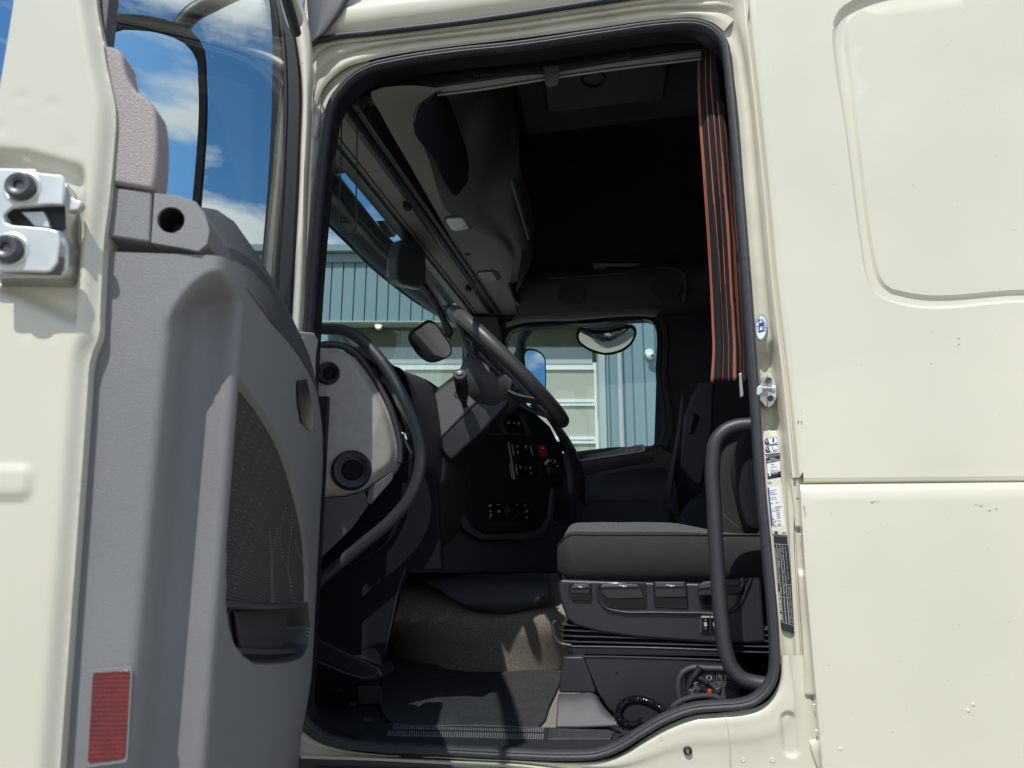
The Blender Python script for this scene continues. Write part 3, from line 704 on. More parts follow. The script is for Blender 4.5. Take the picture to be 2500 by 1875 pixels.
for i in range(N_l + 1):
    s = i / N_l; row = []
    zc = 1.1 + (2.125 - 1.1) * s
    for k in range(len(CH)):
        # arch: the channel closes round the top
        a = CH[k]; b = SQ[k]
        d = (a[1] - .066) / .05 if k > 3 else 0
        zcap = 2.056 + .052 * math.sin(min(1, max(0, (k - 2.5) / 8.5)) * math.pi / 2)
        c = 1 - ss(zcap - .019, zcap + .002, zc)
        row.append(DP(b[0] + (a[0] - b[0]) * c, b[1] + (a[1] - b[1]) * c, zc))
    for u in UD:
        z = 1.1 + (topz(u) - 1.1) * s
        row.append(DP(u, wmain(u, z), z))
    row.append(DP(1.065, .02, z)); row.append(DP(1.066, -.03, z))
    rows.append(row)
def tmi(i, j):
    k = j - len(CH)
    if k < 0 or k >= len(UD) - 1: return 0
    u = (UD[k] + UD[k + 1]) / 2; z = 1.1 + (topz(u) - 1.1) * (i + .5) / N_l
    return 1 if u < .9 and (pin((u, z), POC) or pdist((u, z), POC) < .0034) else 0  # pocket faces are darkened, the hollow's shade is put into the colour
bm = bmesh.new(); grid(bm, rows, mi=tmi)
ob('inner_trim', bm, [M['trim'], M['trim_dark']], door, ang=80)
# fabric insert and pocket details
bm = lift(FAB, lambda u, z: DP(u, wf(u) - .0085 + .0035 * ss(0, .02, pdist((u, z), FAB)) + .003 * math.sin(max(0, min(1, (z - 1.75) / .26)) * math.pi), z), .02)
m = bpy.data.materials.new('ribbed_insert_cloth'); m.use_nodes = True; n = m.node_tree; p = n.nodes['Principled BSDF']
p.inputs['Roughness'].default_value = .85
g = n.nodes.new('ShaderNodeNewGeometry'); mp = n.nodes.new('ShaderNodeMapping'); mp.inputs['Rotation'].default_value = (0, R(28), 0)
L = n.links.new; L(g.outputs['Position'], mp.inputs[0])
wv1 = n.nodes.new('ShaderNodeTexWave'); wv1.bands_direction = 'Z'; wv1.inputs['Scale'].default_value = 105; wv1.inputs['Distortion'].default_value = 0.3
L(mp.outputs[0], wv1.inputs[0])
crm = n.nodes.new('ShaderNodeValToRGB'); crm.color_ramp.elements[0].color = (.022, .022, .024, 1); crm.color_ramp.elements[1].color = (.05, .049, .05, 1)
L(wv1.outputs[0], crm.inputs[0]); L(crm.outputs[0], p.inputs['Base Color'])
bp_ = n.nodes.new('ShaderNodeBump'); bp_.inputs['Strength'].default_value = .6; bp_.inputs['Distance'].default_value = .001; L(wv1.outputs[0], bp_.inputs['Height']); L(bp_.outputs[0], p.inputs['Normal'])
fabo = ob('fabric_insert', bm, m, door, ang=60)
# stitch dots on the insert
bm = bmesh.new()
st = [[(662, 1300), (664, 1350), (664, 1400), (666, 1468)], [(680, 1290), (673, 1330), (668, 1370), (668, 1410), (671, 1468)], [(700, 1240), (685, 1310), (690, 1350), (702, 1385), (710, 1425), (717, 1468)], [(718, 1240), (712, 1310), (705, 1385), (713, 1425), (723, 1468)], [(720, 1320), (735, 1360), (745, 1385)], [(738, 1262), (745, 1330), (749, 1400)]]
for l in st:
    pts = spline([(a, b, 0) for a, b in l], 26 if len(l) > 3 else 16)
    for q in pts:
        u, z = onface((q.x, q.y)); c = DP(u, wf(u) - .0012, z)
        obox(c, DD * .0004, DN * .0006, V((0, 0, .0011)), bm)
rowsd = [((575 + k * 17, 930 + k * 24), (553, 1010 + k * 60)) for k in range(9)]
for a, b in rowsd:
    nn = int(math.hypot(a[0] - b[0], a[1] - b[1]) / 14)
    for i in range(1, nn):
        q = (a[0] + (b[0] - a[0]) * i / nn, a[1] + (b[1] - a[1]) * i / nn); u, z = onface(q)
        if pin((u, z), FAB) and pdist((u, z), FAB) > .012: obox(DP(u, wf(u) - .0013, z), DD * .0005, DN * .0005, V((0, 0, .0006)), bm)
ob('stitching', bm, M['stitch'], door, flat=True)['kind'] = 'stuff'
PO2 = [(u, z) for u, z in POC]
bm = prism([DP(u, wf(u) - .044, z) for u, z in PO2], DN * -.002)
ob('pocket', bm, M['trim_dark'], door, flat=True)
pr = [onface(q) for q in ((557, 1474), (640, 1481), (754, 1476))]
ob('pocket_rim', tube([DP(u, wf(u) - .006, z) for u, z in pr], .0035, 8, n=20), M['trim_dark'], door)
pr = [onface(q) for q in ((600, 1588), (680, 1592), (742, 1590))]
ob('pocket_lip', tube([DP(u, wf(u) - .016, z) for u, z in pr], .004, 8, n=20), M['trim_dark'], door)
pr = [onface(q) for q in ((650, 1490), (752, 1484), (752, 1570), (735, 1586), (660, 1586))]
ob('pocket_divider', prism([DP(u, wf(u) - .036, z) for u, z in pr], DN * -.006), M['trim_dark'], door, bevel=.004)
# belt band: dark curved upper shoulder with a black patch for the grab recess
def bt(u):
    T = [(-1, 2.14), (.0, 2.14), (.13, 2.16), (.22, 2.25), (.28, 2.297), (.5, 2.287), (.7, 2.268), (.85, 2.235), (.95, 2.17), (1.0, 2.1), (1.06, 2.0)]
    for (a, b), (c, d) in zip(T, T[1:]):
        if a <= u <= c: return b + (d - b) * (u - a) / (c - a)
    return 1.95
rows = []
for s, (kw, kz) in enumerate(((1.0, 0), (.98, .10), (.88, .32), (.62, .64), (.32, .90), (.12, .985), (-.05, 1.0), (-.4, .97))):
    rows.append([DP(u, wf(u) * kw + (.0 if s else .0012), topz(u) - .004 + (bt(u) - topz(u) + .004) * kz) for u in [.085 + i * .0205 for i in range(48)]])
bm = bmesh.new(); grid(bm, rows)
ob('belt_shoulder', bm, M['trim_dark'], door, ang=70)
gp = [onface(q, -.006) for q in ((712, 930), (735, 925), (748, 985), (752, 1040), (742, 1050), (722, 1030), (713, 980))]
ob('grab_recess_shade', prism([DP(u, wf(u) + .002, z) for u, z in gp], DN * .001), M['gloss_black'], door)  # flat black patch stands in for the shade of a recess
# end blocks above the lit edge of the trim (latch side)
blk = [ez(q, .018) for q in ((250, 452), (372, 466), (366, 592), (236, 573))]
ob('end_block', prism([DP(.018, a, b) for a, b in blk], -DD * .05), M['trim'], door, bevel=.003)
kb = [ez(q, .018) for q in ((376, 470), (440, 478), (478, 492), (500, 520), (512, 560), (506, 596), (484, 614), (440, 605), (368, 593))]
hole = [ez((417 + 33 * math.cos(a) , 537 + 31 * math.sin(a)), .018) for a in [2 * math.pi * k / 28 for k in range(28)]]
bm = prism([DP(.018, a, b) for a, b in kb], -DD * .075, holes=[[DP(.018, a, b) for a, b in hole]])
ob('corner_block', bm, M['trim'], door, bevel=.003, ang=50)
ob('screw_hole', lathe([(0, -.03), (.009, -.03), (.0135, -.002), (.0142, .0)], DP(.0185, *ez((417, 537), .018)), DD, 28), M['black'], door)
mv = [ez(q, .016) for q in ((248, 116), (262, 113), (285, 118), (299, 130), (306, 160), (314, 190), (332, 220), (362, 242), (378, 262), (385, 300), (386, 380), (380, 440), (374, 465), (300, 452), (262, 446), (262, 400), (270, 300), (272, 240), (260, 180))]
bm = prism([DP(.014, p.x, p.y) for p in spline([(a, b, 0) for a, b in mv[:13]], 40)] + [DP(.014, a, b) for a, b in mv[13:]], -DD * .035)
ob('post_cover', bm, M['mauve'], door, bevel=.006, seg=3)
# hinge side corner piece of the trim (light grey)
tz = [(713, 806), (770, 813), (778, 830), (772, 870), (770, 960), (768, 1050), (752, 1055), (740, 960), (722, 860)]
bm = prism([DW(q, .052) for q in tz], DN * -.05)
ob('mirror_corner_cover', bm, M['dash_light'], door, bevel=.006, seg=3)
ob('tweeter_cover', prism([DW(q, .053) for q in ((722, 825), (742, 822), (750, 830), (742, 868), (733, 880), (724, 850))], DN * .003), M['dash_light'], door, bevel=.0015)
ob('inner_handle', tube([DW(q, .062) for q in ((741, 878), (756, 890), (762, 915), (761, 945), (757, 958))], lambda t: (.006, .004), 10, n=14), M['trim_dark'], door)
ob('handle_bowl', prism([DW(q, .0535) for q in ((738, 876), (752, 884), (760, 910), (759, 950), (754, 960), (748, 930))], DN * .001), M['steel'], door)
# reflector in its dark rebate
rf = [ez(q, .021) for q in ((229, 1640), (322, 1634), (310, 1852), (216, 1864))]
R4 = [DP(.0205, a, b) for a, b in rf]
c_ = sum(R4, V((0, 0, 0))) / 4
def scl(l, k, o=V((0, 0, 0))): return [c_ + (p - c_) * k + o for p in l]
def rnd(l, r):
    res = []; m = len(l)
    for i in range(m):
        a, b, c = l[i - 1], l[i], l[(i + 1) % m]; p = b + (a - b).normalized() * r; q = b + (c - b).normalized() * r
        for k in range(5):
            t = k / 4; res.append(p * (1 - t) ** 2 + b * 2 * t * (1 - t) + q * t * t)
    return res
ob('reflector_rim', prism(rnd(scl(R4, 1.075), .004), DD * .0016, holes=[rnd(scl(R4, .97), .003)]), M['trim'], door, bevel=.0005)
ob('reflector', prism(rnd(R4, .004), DD * .0022), M['red'], door, bevel=.001)
# latch: folded steel plate with a slot, two bolts, claw and housing behind
lu = -.030
def le(q, u=lu): return DP(u, *ez(q, u))
plate = [(-40, 409), (86, 411), (92, 421), (130, 424), (152, 426), (157, 436), (153, 500), (120, 499), (60, 503), (28, 507), (14, 520), (8, 530), (14, 543), (30, 549), (60, 551), (115, 556), (141, 563), (147, 580), (140, 640), (124, 662), (110, 664), (-40, 660)]
bm = prism([le(q) for q in plate], -DD * .004)
ob('latch_plate', bm, M['steel'], door, bevel=.0025, seg=3)
lu2 = -.014
bx = [(-40, 420), (150, 432), (158, 500), (158, 560), (168, 600), (164, 660), (152, 680), (-40, 676)]
bm = prism([le(q, lu2) for q in bx], -DD * .03)
ob('latch_housing', bm, M['steel_dull'], door, bevel=.004)
sl = [(20, 512), (120, 505), (158, 504), (160, 560), (110, 553), (30, 547), (18, 530)]
ob('latch_slot', prism([le(q, lu2 - .003) for q in sl], -DD * .001), M['black'], door)
ob('latch_claw', prism([le(q, lu2 - .008) for q in ((50, 517), (106, 516), (114, 530), (122, 556), (84, 552), (70, 536))], -DD * .006), M['steel'], door, bevel=.001)
ob('latch_hook', prism([le(q, -.022) for q in ((157, 440), (176, 480), (186, 487), (198, 490), (200, 498), (190, 512), (160, 514))], -DD * .010), M['steel'], door, bevel=.002)
for q in ((54, 458), (23, 610)):
    c = le(q, lu)
    ob('bolt', lathe([(0, .0045), (.0045, .0045), (.0045, .0065), (.0075, .0085), (.0105, .0085), (.0125, .006), (.0125, 0)], c, DD, 28), M['bolt'], door, ang=40)
    ob('bolt_seat', lathe([(.0128, .0004), (.0150, .0012), (.0170, .0002)], c, DD, 28), M['steel'], door)
ob('latch_tab', prism([le(q, -.004) for q in ((150, 588), (164, 590), (172, 612), (168, 622), (152, 606))], -DD * .006), M['steel_dull'], door, bevel=.001)
ob('clip', prism([le(q, .020) for q in ((266, 358), (276, 360), (276, 388), (266, 386))], -DD * .004), M['black'], door)

# ================= mirrors outside =================
def mirror_unit(parent, name, loop, c, nrm, depth, arm=None, armr=.015, glassk=.93, bulge=0):
    """rounded dark housing with a mirror glass set in its face; loop = outline of the glass side"""
    nrm = V(nrm).normalized(); cc = sum(loop, V((0, 0, 0))) / len(loop)
    bm = bmesh.new()
    def sc(k, o): return [cc + (p - cc) * k + nrm * o for p in loop]
    grid(bm, [sc(glassk - .02, -.004), sc(glassk, .001), sc(.965, .004), sc(1.0, -.004), sc(1.0, -.02), sc(.93, -depth * .7), sc(.7, -depth), sc(.02, -depth * 1.05)], cu=True)
    h = ob(name, bm, M['deep'], parent, ang=50)
    if bulge:
        bg_ = bmesh.new(); grid(bg_, [sc(max(k * (glassk - .003), .01), -.003 + bulge * (1 - k * k)) for k in (1, .92, .82, .7, .56, .42, .28, .14, .0)], cu=True); ob('mirror_glass', bg_, M['mirror'], h)
    else: ob('mirror_glass', prism(sc(glassk - .005, -.0035), nrm * .003), M['mirror'], h, flat=True)
    if arm: ob('arm', tube(arm, armr, 12, n=24), M['black'], h)
    return h
# main mirror on the driver door, seen through the door window; plane tilted so that it looks at the sky behind
def fr(q, D, lean=0, turn=0, c=None):
    """outline point at a plane facing back along the view with lean (up) and turn"""
    n_ = (Matrix.Rotation(turn, 3, 'Z') @ (-HD * math.cos(lean) + V((0, 0, math.sin(lean)))))
    return pick(q, CAM + (c if c is not None else HD * D), n_), n_
mo = PB((365, 270), 1.45) - CAM
ml = [(238, 60), (262, 36), (330, 32), (405, 44), (462, 68), (494, 105), (504, 180), (506, 260), (502, 350), (496, 430), (488, 520), (478, 590), (440, 625), (330, 610), (262, 560), (236, 420), (228, 200)]
loop = []
for q in ml:
    p, mn = fr(q, 0, R(4), R(18), mo); loop.append(p)
loop = spline(loop, 48, True)
mirror_unit(TR, 'driver_mirror', loop, None, mn, .09, glassk=.85, arm=[PB((440, 66), 1.52), PB((466, 36), 1.52), PB((520, 6), 1.54), PB((620, -40), 1.6)], armr=.020)
# main mirror on the passenger side
mo = PB((1305, 880), 4.25) - CAM
ml = [(1284, 852), (1300, 850), (1318, 857), (1329, 868), (1333, 900), (1333, 940), (1330, 985), (1322, 1000), (1290, 1000), (1282, 985), (1281, 900)]
loop = []
for q in ml:
    p, mn = fr(q, 0, R(8), R(38), mo); loop.append(p)
h = mirror_unit(TR, 'passenger_mirror', spline(loop, 36, True), None, mn, .05, arm=[PB((1293, 802), 4.22), PB((1276, 825), 4.24), PB((1272, 850), 4.26), PB((1274, 880), 4.28)], armr=.032)
ob('mirror_body', prism([PB(q, 4.26) for q in ((1252, 880), (1256, 855), (1266, 846), (1286, 851), (1283, 900), (1280, 1000), (1254, 1000))], HD * .12), M['trim_dark'], h, bevel=.02)
# kerb mirror under the top of the passenger window (wide, convex)
mo = PB((1480, 830), 3.95) - CAM
ml = [(1409, 812), (1412, 807), (1450, 812), (1480, 812), (1510, 806), (1545, 799), (1551, 803), (1550, 830), (1536, 848), (1510, 862), (1478, 867), (1450, 861), (1425, 849), (1410, 835)]
loop = []
for q in ml:
    p, mn = fr(q, 0, R(-62), R(0), mo); loop.append(p)
h = mirror_unit(TR, 'kerb_mirror', spline(loop, 40, True), None, mn, .02, bulge=.03)
ob('mirror_shell', ribbon([[PB(q, 3.90) for q in ((1409, 815), (1420, 806), (1480, 800), (1540, 795), (1552, 802))], [PB(q, 3.98) for q in ((1414, 804), (1430, 800), (1480, 794), (1535, 793), (1548, 798))], [PB(q, 4.05) for q in ((1414, 812), (1430, 812), (1480, 812), (1535, 805), (1550, 808))]], 20, 3), M['trim_dark'], h, solid=.006)
ob('arm', tube([PB((1478, 805), 4.02), PB((1478, 770), 4.02)], lambda t: (.045, .03), 12, n=6), M['black'], h)
# front mirror seen through the windscreen
mo = PB((1052, 835), 2.75) - CAM
ml = [(1048, 784), (1060, 787), (1082, 815), (1103, 850), (1104, 862), (1080, 880), (1050, 886), (1030, 876), (1008, 850), (998, 828), (1002, 815), (1025, 798)]
loop = []
for q in ml:
    p, mn = fr(q, 0, R(-30), R(20), mo); loop.append(p)
h = mirror_unit(TR, 'front_mirror', spline(loop, 40, True), None, mn, .035, arm=[PB((1095, 815), 2.8), PB((1080, 775), 2.8), PB((1062, 740), 2.78), PB((1030, 695), 2.76)], armr=.013)
ob('arm_base', prism([PB(q, 2.78) for q in ((1075, 780), (1092, 778), (1108, 810), (1100, 824), (1085, 822))], HD * .05), M['black'], h, bevel=.01)
# ================= cab interior =================
LN, SH = M['lining'], M['shell']
def slab(q_or_p, vec, m, name, parent=TR, bevel=.003, **k): return ob(name, prism(q_or_p, vec), m, parent, bevel=bevel, **k)
# shell: floor, back wall, ceiling, far wall with window hole, near wall behind the opening
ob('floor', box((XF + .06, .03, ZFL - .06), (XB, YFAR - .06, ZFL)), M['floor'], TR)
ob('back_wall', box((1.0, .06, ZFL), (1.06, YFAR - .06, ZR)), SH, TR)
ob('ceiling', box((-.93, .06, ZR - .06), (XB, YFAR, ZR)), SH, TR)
# near side wall above / behind the opening (inside face)
nw = [(-.93, .06, 1.3), (1.2, .06, 1.3), (1.2, .06, ZR), (-.93, .06, ZR)]
hole = [p + V((0, .06, 0)) for p in offs(S, -.008)]
ob('inner_side_wall', prism([V(p) for p in nw], (0, .012, 0), holes=[hole]), M['black'], TR, flat=True)
# far wall
win_px = [(1236, 826), (1246, 808), (1264, 801), (1450, 789), (1580, 780), (1596, 786), (1603, 800), (1606, 835), (1603, 900), (1597, 1088), (1500, 1094), (1390, 1107), (1300, 1118), (1238, 1124), (1233, 1000)]
YW = 2.12
W = LP(win_px, YW)
fw = [V((-.98, YW, 1.0)), V((1.2, YW, 1.0)), V((1.2, YW, ZR)), V((-.98, YW, ZR))]
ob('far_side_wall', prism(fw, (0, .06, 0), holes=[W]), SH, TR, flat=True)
bm = bmesh.new()
Wc = sum(W, V((0, 0, 0))) / len(W)
WO = offs([V((p.x, 0, p.z)) for p in spline(W, 90, True)], .0)
def wl(d, y): return [p + V((0, YW + y, 0)) for p in offs([V((p.x, 0, p.z)) for p in spline(W, 90, True)], d)]
grid(bm, [wl(.052, .0), wl(.050, -.012), wl(.030, -.016), wl(.026, -.004), wl(.022, -.004), wl(.018, -.010), wl(-.004, -.010), wl(-.006, .02)], cu=True, mi=lambda i, j: 0 if i < 3 else 1)
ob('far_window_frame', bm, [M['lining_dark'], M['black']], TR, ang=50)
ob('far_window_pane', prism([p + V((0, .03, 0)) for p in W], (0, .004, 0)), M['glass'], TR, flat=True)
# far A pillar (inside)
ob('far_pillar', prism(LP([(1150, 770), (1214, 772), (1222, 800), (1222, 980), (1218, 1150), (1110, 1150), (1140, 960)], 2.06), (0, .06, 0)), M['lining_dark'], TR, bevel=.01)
ob('far_pillar_outer', prism([(-.98, 2.12, 1.2), (-.90, 2.12, 1.2), (-.86, 2.12, 3.1), (-.95, 2.12, 3.1)], (0, .05, 0)), M['black'], TR)
ob('far_side_skin', prism([V((-1.06, 2.185, .9)), V((2.2, 2.185, .9)), V((2.2, 2.185, 2.9)), V((2.2, 2.185, ZR)), V((-.95, 2.185, ZR)), V((-.98, 2.185, 2.9))], (0, .02, 0), holes=[wl(.01, .06)]), M['cream'], TR, flat=True)
# passenger door trim under the window
ob('passenger_door_trim', prism(LP([(1190, 1160), (1380, 1112), (1500, 1094), (1612, 1086), (1650, 1110), (1650, 1400), (1190, 1400)], 2.05), (0, .06, 0)), M['black'], TR, bevel=.01)
ob('sill_moulding', ribbon([LP([(1380, 1118), (1500, 1100), (1590, 1088)], 2.06), LP([(1380, 1124), (1500, 1106), (1594, 1094)], 2.03), LP([(1380, 1140), (1500, 1120), (1594, 1109)], 2.025), LP([(1380, 1170), (1500, 1142), (1594, 1126)], 2.035)], 30, 3), M['trim_dark'], TR)
pl = LP([(1384, 1121), (1440, 1110), (1568, 1084), (1575, 1088), (1576, 1099), (1570, 1103), (1400, 1128)], 2.010)
ob('name_plate', prism(pl, (0, .006, 0)), M['white'], TR, bevel=.002)
pl = LP([(1388, 1118), (1440, 1109), (1564, 1087), (1566, 1098), (1440, 1118), (1400, 1124)], 2.006)
ob('name_plate_insert', prism(pl, (0, .002, 0)), M['gloss_black'], TR)
a, b = PY((1528, 1097), 2.003), PY((1559, 1092), 2.003); c = PY((1528, 1088), 2.003)
text('name_letters', 'DAF', a, b - a, (b - a).cross(V((0, 1, 0))) * -1, (b - a).length, M['white_ink'], TR, bold=.02, height=(c - a).length * .95)
ob('door_pocket', ribbon([LP([(1390, 1235), (1430, 1200), (1450, 1170), (1520, 1150), (1620, 1140)], 2.02), LP([(1390, 1255), (1440, 1222), (1480, 1185), (1540, 1165), (1640, 1160)], 1.98), LP([(1390, 1400), (1440, 1330), (1500, 1300), (1560, 1290), (1660, 1290)], 1.96)], 30, 4), M['dash'], TR)
# ---- windscreen and its surroundings ----
ob('windscreen', prism([(-.93, .10, 2.22), (-.99, .6, 2.22), (-1.0, 1.1, 2.22), (-.99, 1.6, 2.22), (-.93, 2.1, 2.22)][0:1] + [(-.93, 2.1, 2.22), (-.90, 2.1, 3.05), (-.90, .10, 3.05)], (-.004, 0, 0)), M['glass'], TR, flat=True)
def xz(px, z): return PZ((px, 462), z).x
# header: bands that run across the cab above the windscreen (x, z) cross-section
def band(name, prof, m, y0=.07, y1=2.08, **k):
    bm = bmesh.new(); grid(bm, [[V((x, y, z)) for x, z in prof] for y in (y0, y1)]); return ob(name, bm, m, TR, **k)
X = {p: xz(p, 3.03) for p in (860, 880, 886, 909, 923, 929, 969, 1006, 1016, 1022, 1085)}
band('header_rim', [(X[880] - .03, 3.08), (X[880] - .01, 3.035), (X[886], 3.022), (X[909], 3.02), (X[909] + .004, 3.03), (X[909], 3.09)], M['black'])
band('header_lining', [(X[909] - .002, 3.06), (X[909] + .002, 3.034), (X[923], 3.031), (X[923] + .001, 3.05), (X[929] - .001, 3.05), (X[929], 3.030), (X[969], 3.032), (X[969] + .01, 3.06)], LN)
ob('blind_tube', tube([V((X[969] + .022, .08, 3.036)), V((X[969] + .022, 2.05, 3.036))], .020, 14), M['black'], TR)
ob('blind_rail', join([tube([V((X[1006] + .002, .08, 3.03)), V((X[1006] + .002, 2.06, 3.03))], .008, 8), box((X[1016] - .005, .08, 3.018), (X[1016] + .003, 2.06, 3.05))]), M['seal'], TR)
for y in (.70, 1.62):
    ob('blind_clip', box((X[969] - .012, y, 3.005), (X[969] + .012, y + .03, 3.04)), M['black'], TR, bevel=.003)
# overhead console: underside with a belly that holds two lamps
cb = [(905, 225), (930, 278), (1000, 402), (1100, 580), (1160, 690), (1205, 770), (1262, 768), (1238, 700), (1244, 688), (1250, 655), (1235, 615), (1205, 585), (1160, 562), (1122, 540), (1088, 510), (1070, 470), (1050, 400), (1020, 322), (1008, 285), (1016, 262), (1040, 240), (1070, 222)]
cbp = [PZ(q, 3.028) for q in cb]
cb3 = spline(cbp, 120, True)
bmc = lift([(p.x, p.y) for p in cb3], lambda x, y: V((x, y, 3.028 + .0 * x)), .05)
ob('overhead_console', bmc, LN, TR)
l1 = [(1070, 222), (1040, 240), (1016, 262), (1008, 285), (1020, 322), (1050, 400), (1070, 470), (1088, 510), (1122, 540), (1160, 562), (1205, 585), (1235, 615), (1250, 655), (1244, 688)]
l2 = [(1300, 150), (1275, 190), (1262, 250), (1258, 300), (1256, 350), (1254, 400), (1254, 440), (1256, 480), (1266, 520), (1278, 555), (1289, 600), (1292, 640), (1284, 668), (1262, 690)]
A1 = [PZ(q, 3.028) for q in l1]; A2 = [PX(q, -.44) for q in l2]
A0 = [a + V((-.012, 0, 0)) for a in A1]
am = [a.lerp(b, .12) + V((.004, 0, -.006)) for a, b in zip(A1, A2)]
bm = ribbon([A1, am, [a.lerp(b, .5) + V((.02, -.01, .0)) for a, b in zip(A1, A2)], A2, [b + V((.02, 0, .12)) for b in A2]], 60, 4)
ob('console_fascia', bm, M['lining_dark'], TR, ang=70)
cu_ = [(1008, 300), (1014, 272), (1040, 250), (1082, 234), (1098, 262), (1122, 330), (1140, 392), (1140, 436), (1126, 460), (1108, 478), (1098, 466), (1060, 390)]
def onfas(q): return pick(q, (A1[5] + A2[5]) / 2 + V((.03, -.01, -.005)), (A2[5] - A1[5]).cross(A1[7] - A1[3]))
cl3 = [PX(q, -.545) for q in cu_]
ob('cubby_shade_plate', prism(spline([p for p in cl3], 50, True), (.006, -.004, 0)), M['deep'], TR)  # flat black plate paints in the shade inside the cubby
for k, (q, wd) in enumerate((((1117, 549), .05), ((1190, 677), .05))):
    c = PZ(q, 3.018); d = V((.93, .35, 0)).normalized()
    ob('lamp_lens', prism(rrect(c, V((1, 0, 0)), V((0, 1, 0)), .036 if k == 0 else .034, .055, .018), (0, 0, .012)), M['lens'], TR, bevel=.004, seg=3)
    ob('lamp_rim', prism(rrect(c + V((0.006, 0, .004)), V((1, 0, 0)), V((0, 1, 0)), .046, .063, .022), (0, 0, .008)), M['lining_dark'], TR, bevel=.003)
ob('console_button', lathe([(0, .006), (.009, .005), (.010, 0)], PZ((1141, 620), 3.027), (0, 0, -1), 16), M['black'], TR)
ob('console_corner', prism([PZ(q, 3.02) for q in ((1222, 698), (1240, 692), (1266, 764), (1240, 770))], (0, 0, .03)), M['lining'], TR, bevel=.006)
bar = [PX((1250, 432), -.42), PX((1270, 500), -.42), PX((1292, 578), -.42)]
ob('shelf_glint_bar', tube(bar, lambda t: (.016, .010), 10, n=14), M['trim_dark'], TR)  # bar put in for the sunlit glint on the shelf edge
# far-side shelf with two speakers
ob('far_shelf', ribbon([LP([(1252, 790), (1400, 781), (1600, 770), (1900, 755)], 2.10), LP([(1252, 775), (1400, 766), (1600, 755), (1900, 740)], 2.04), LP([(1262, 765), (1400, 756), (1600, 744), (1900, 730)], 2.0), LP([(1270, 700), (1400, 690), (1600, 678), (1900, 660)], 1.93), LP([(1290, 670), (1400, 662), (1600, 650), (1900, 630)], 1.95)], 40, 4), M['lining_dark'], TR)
ob('far_header_trim', ribbon([LP([(1236, 800), (1262, 792), (1400, 783), (1560, 772), (1600, 775)], 2.05), LP([(1236, 796), (1262, 787), (1400, 778), (1560, 767), (1604, 768)], 2.03), LP([(1236, 788), (1262, 779), (1400, 769), (1560, 758), (1610, 756)], 2.035)], 30, 3), M['lining'], TR)
for q in ((1395, 716), (1627, 705)):
    c = PY(q, 1.925)
    ob('speaker_grille', lathe([(0, .003), (.068, .003), (.0695, .001), (.071, .003), (.073, 0)], c, (0, -1, .15), 36), M['lining_dark'], TR)
ob('shelf_lip', ribbon([LP([(1340, 680), (1500, 670), (1640, 658), (1665, 668), (1672, 700), (1668, 735)], 1.94), LP([(1340, 676), (1500, 665), (1642, 652), (1672, 664), (1680, 700), (1675, 738)], 1.915)], 30, 1), M['lining_dark'], TR, solid=.008)
ob('shelf_handle', prism(LP([(1449, 642), (1565, 643), (1545, 650), (1478, 650), (1475, 655), (1449, 655)], 1.93), (0, .01, 0)), M['lining'], TR, bevel=.002)
# ceiling panel with a vent
cz_ = 3.42
cp = [PZ(q, cz_) for q in ((1325, 178), (1335, 270), (1345, 276), (1610, 246), (1622, 240), (1634, 150), (1500, 150))]
ob('ceiling_panel', prism(cp, (0, 0, .03)), M['dash'], TR, bevel=.01)
ob('ceiling_panel_box', prism([PZ(q, cz_ + .03) for q in ((1240, 120), (1290, 330), (1760, 270), (1760, 60))], (0, 0, .45)), SH, TR)
ob('ceiling_vent', lathe([(0, -.006), (.034, -.006), (.036, .004), (.042, .006), (.046, 0)], PZ((1449, 194), cz_ - .001), (0, 0, -1), 30), M['black'], TR)
for k in range(5): ob('vent_slot', prism([PZ(q, cz_ - .001) for q in ((1499 + k * 4, 171), (1501 + k * 4, 171), (1501 + k * 4, 186), (1499 + k * 4, 186))], (0, 0, -.001)), M['black'], TR)
# near header inside the opening: dark panel, beige rail, flap arm and hook
hp = LP([(790, 245), (1000, 190), (1400, 135), (1800, 80), (1800, 115), (1705, 122), (1400, 165), (1155, 198), (915, 232), (830, 262)], .10)
ob('header_panel', prism(hp, (0, .02, 0)), M['black'], TR, bevel=.003)
ra = [(915, 232), (1155, 198), (1345, 170), (1500, 150), (1712, 116)]; rb_ = [(915, 241), (1155, 216), (1345, 186), (1500, 164), (1712, 138)]
ob('curtain_rail', ribbon([LP(ra, .115), LP(mixl(ra, rb_, .2), .105), LP(mixl(ra, rb_, .9), .105), LP(rb_, .108), LP([(a, b + 2) for a, b in rb_], .116), LP([(a, b + 4) for a, b in rb_], .106), LP([(a, b + 8) for a, b in rb_], .108), LP([(a, b + 9) for a, b in rb_], .12)], 40, 1), LN, TR)
ob('flap_arm', prism(LP([(1155, 178), (1345, 160), (1535, 128), (1540, 134), (1536, 140), (1350, 174), (1330, 176), (1155, 186)], .092), (0, .008, 0)), M['black'], TR, bevel=.0015)
for q in ((1158, 182), (1342, 165), (1534, 131)): ob('screw', lathe([(0, .002), (.003, .002), (.0038, 0)], PY(q, .091), (0, -1, 0), 12), M['bolt'], TR)
hk = [PY(q, .09) for q in ((1326, 160), (1365, 158), (1364, 198), (1356, 208), (1338, 210), (1330, 202))]
ob('coat_hook', prism(hk, (0, .012, 0)), M['trim_dark'], TR, bevel=.004, seg=3)
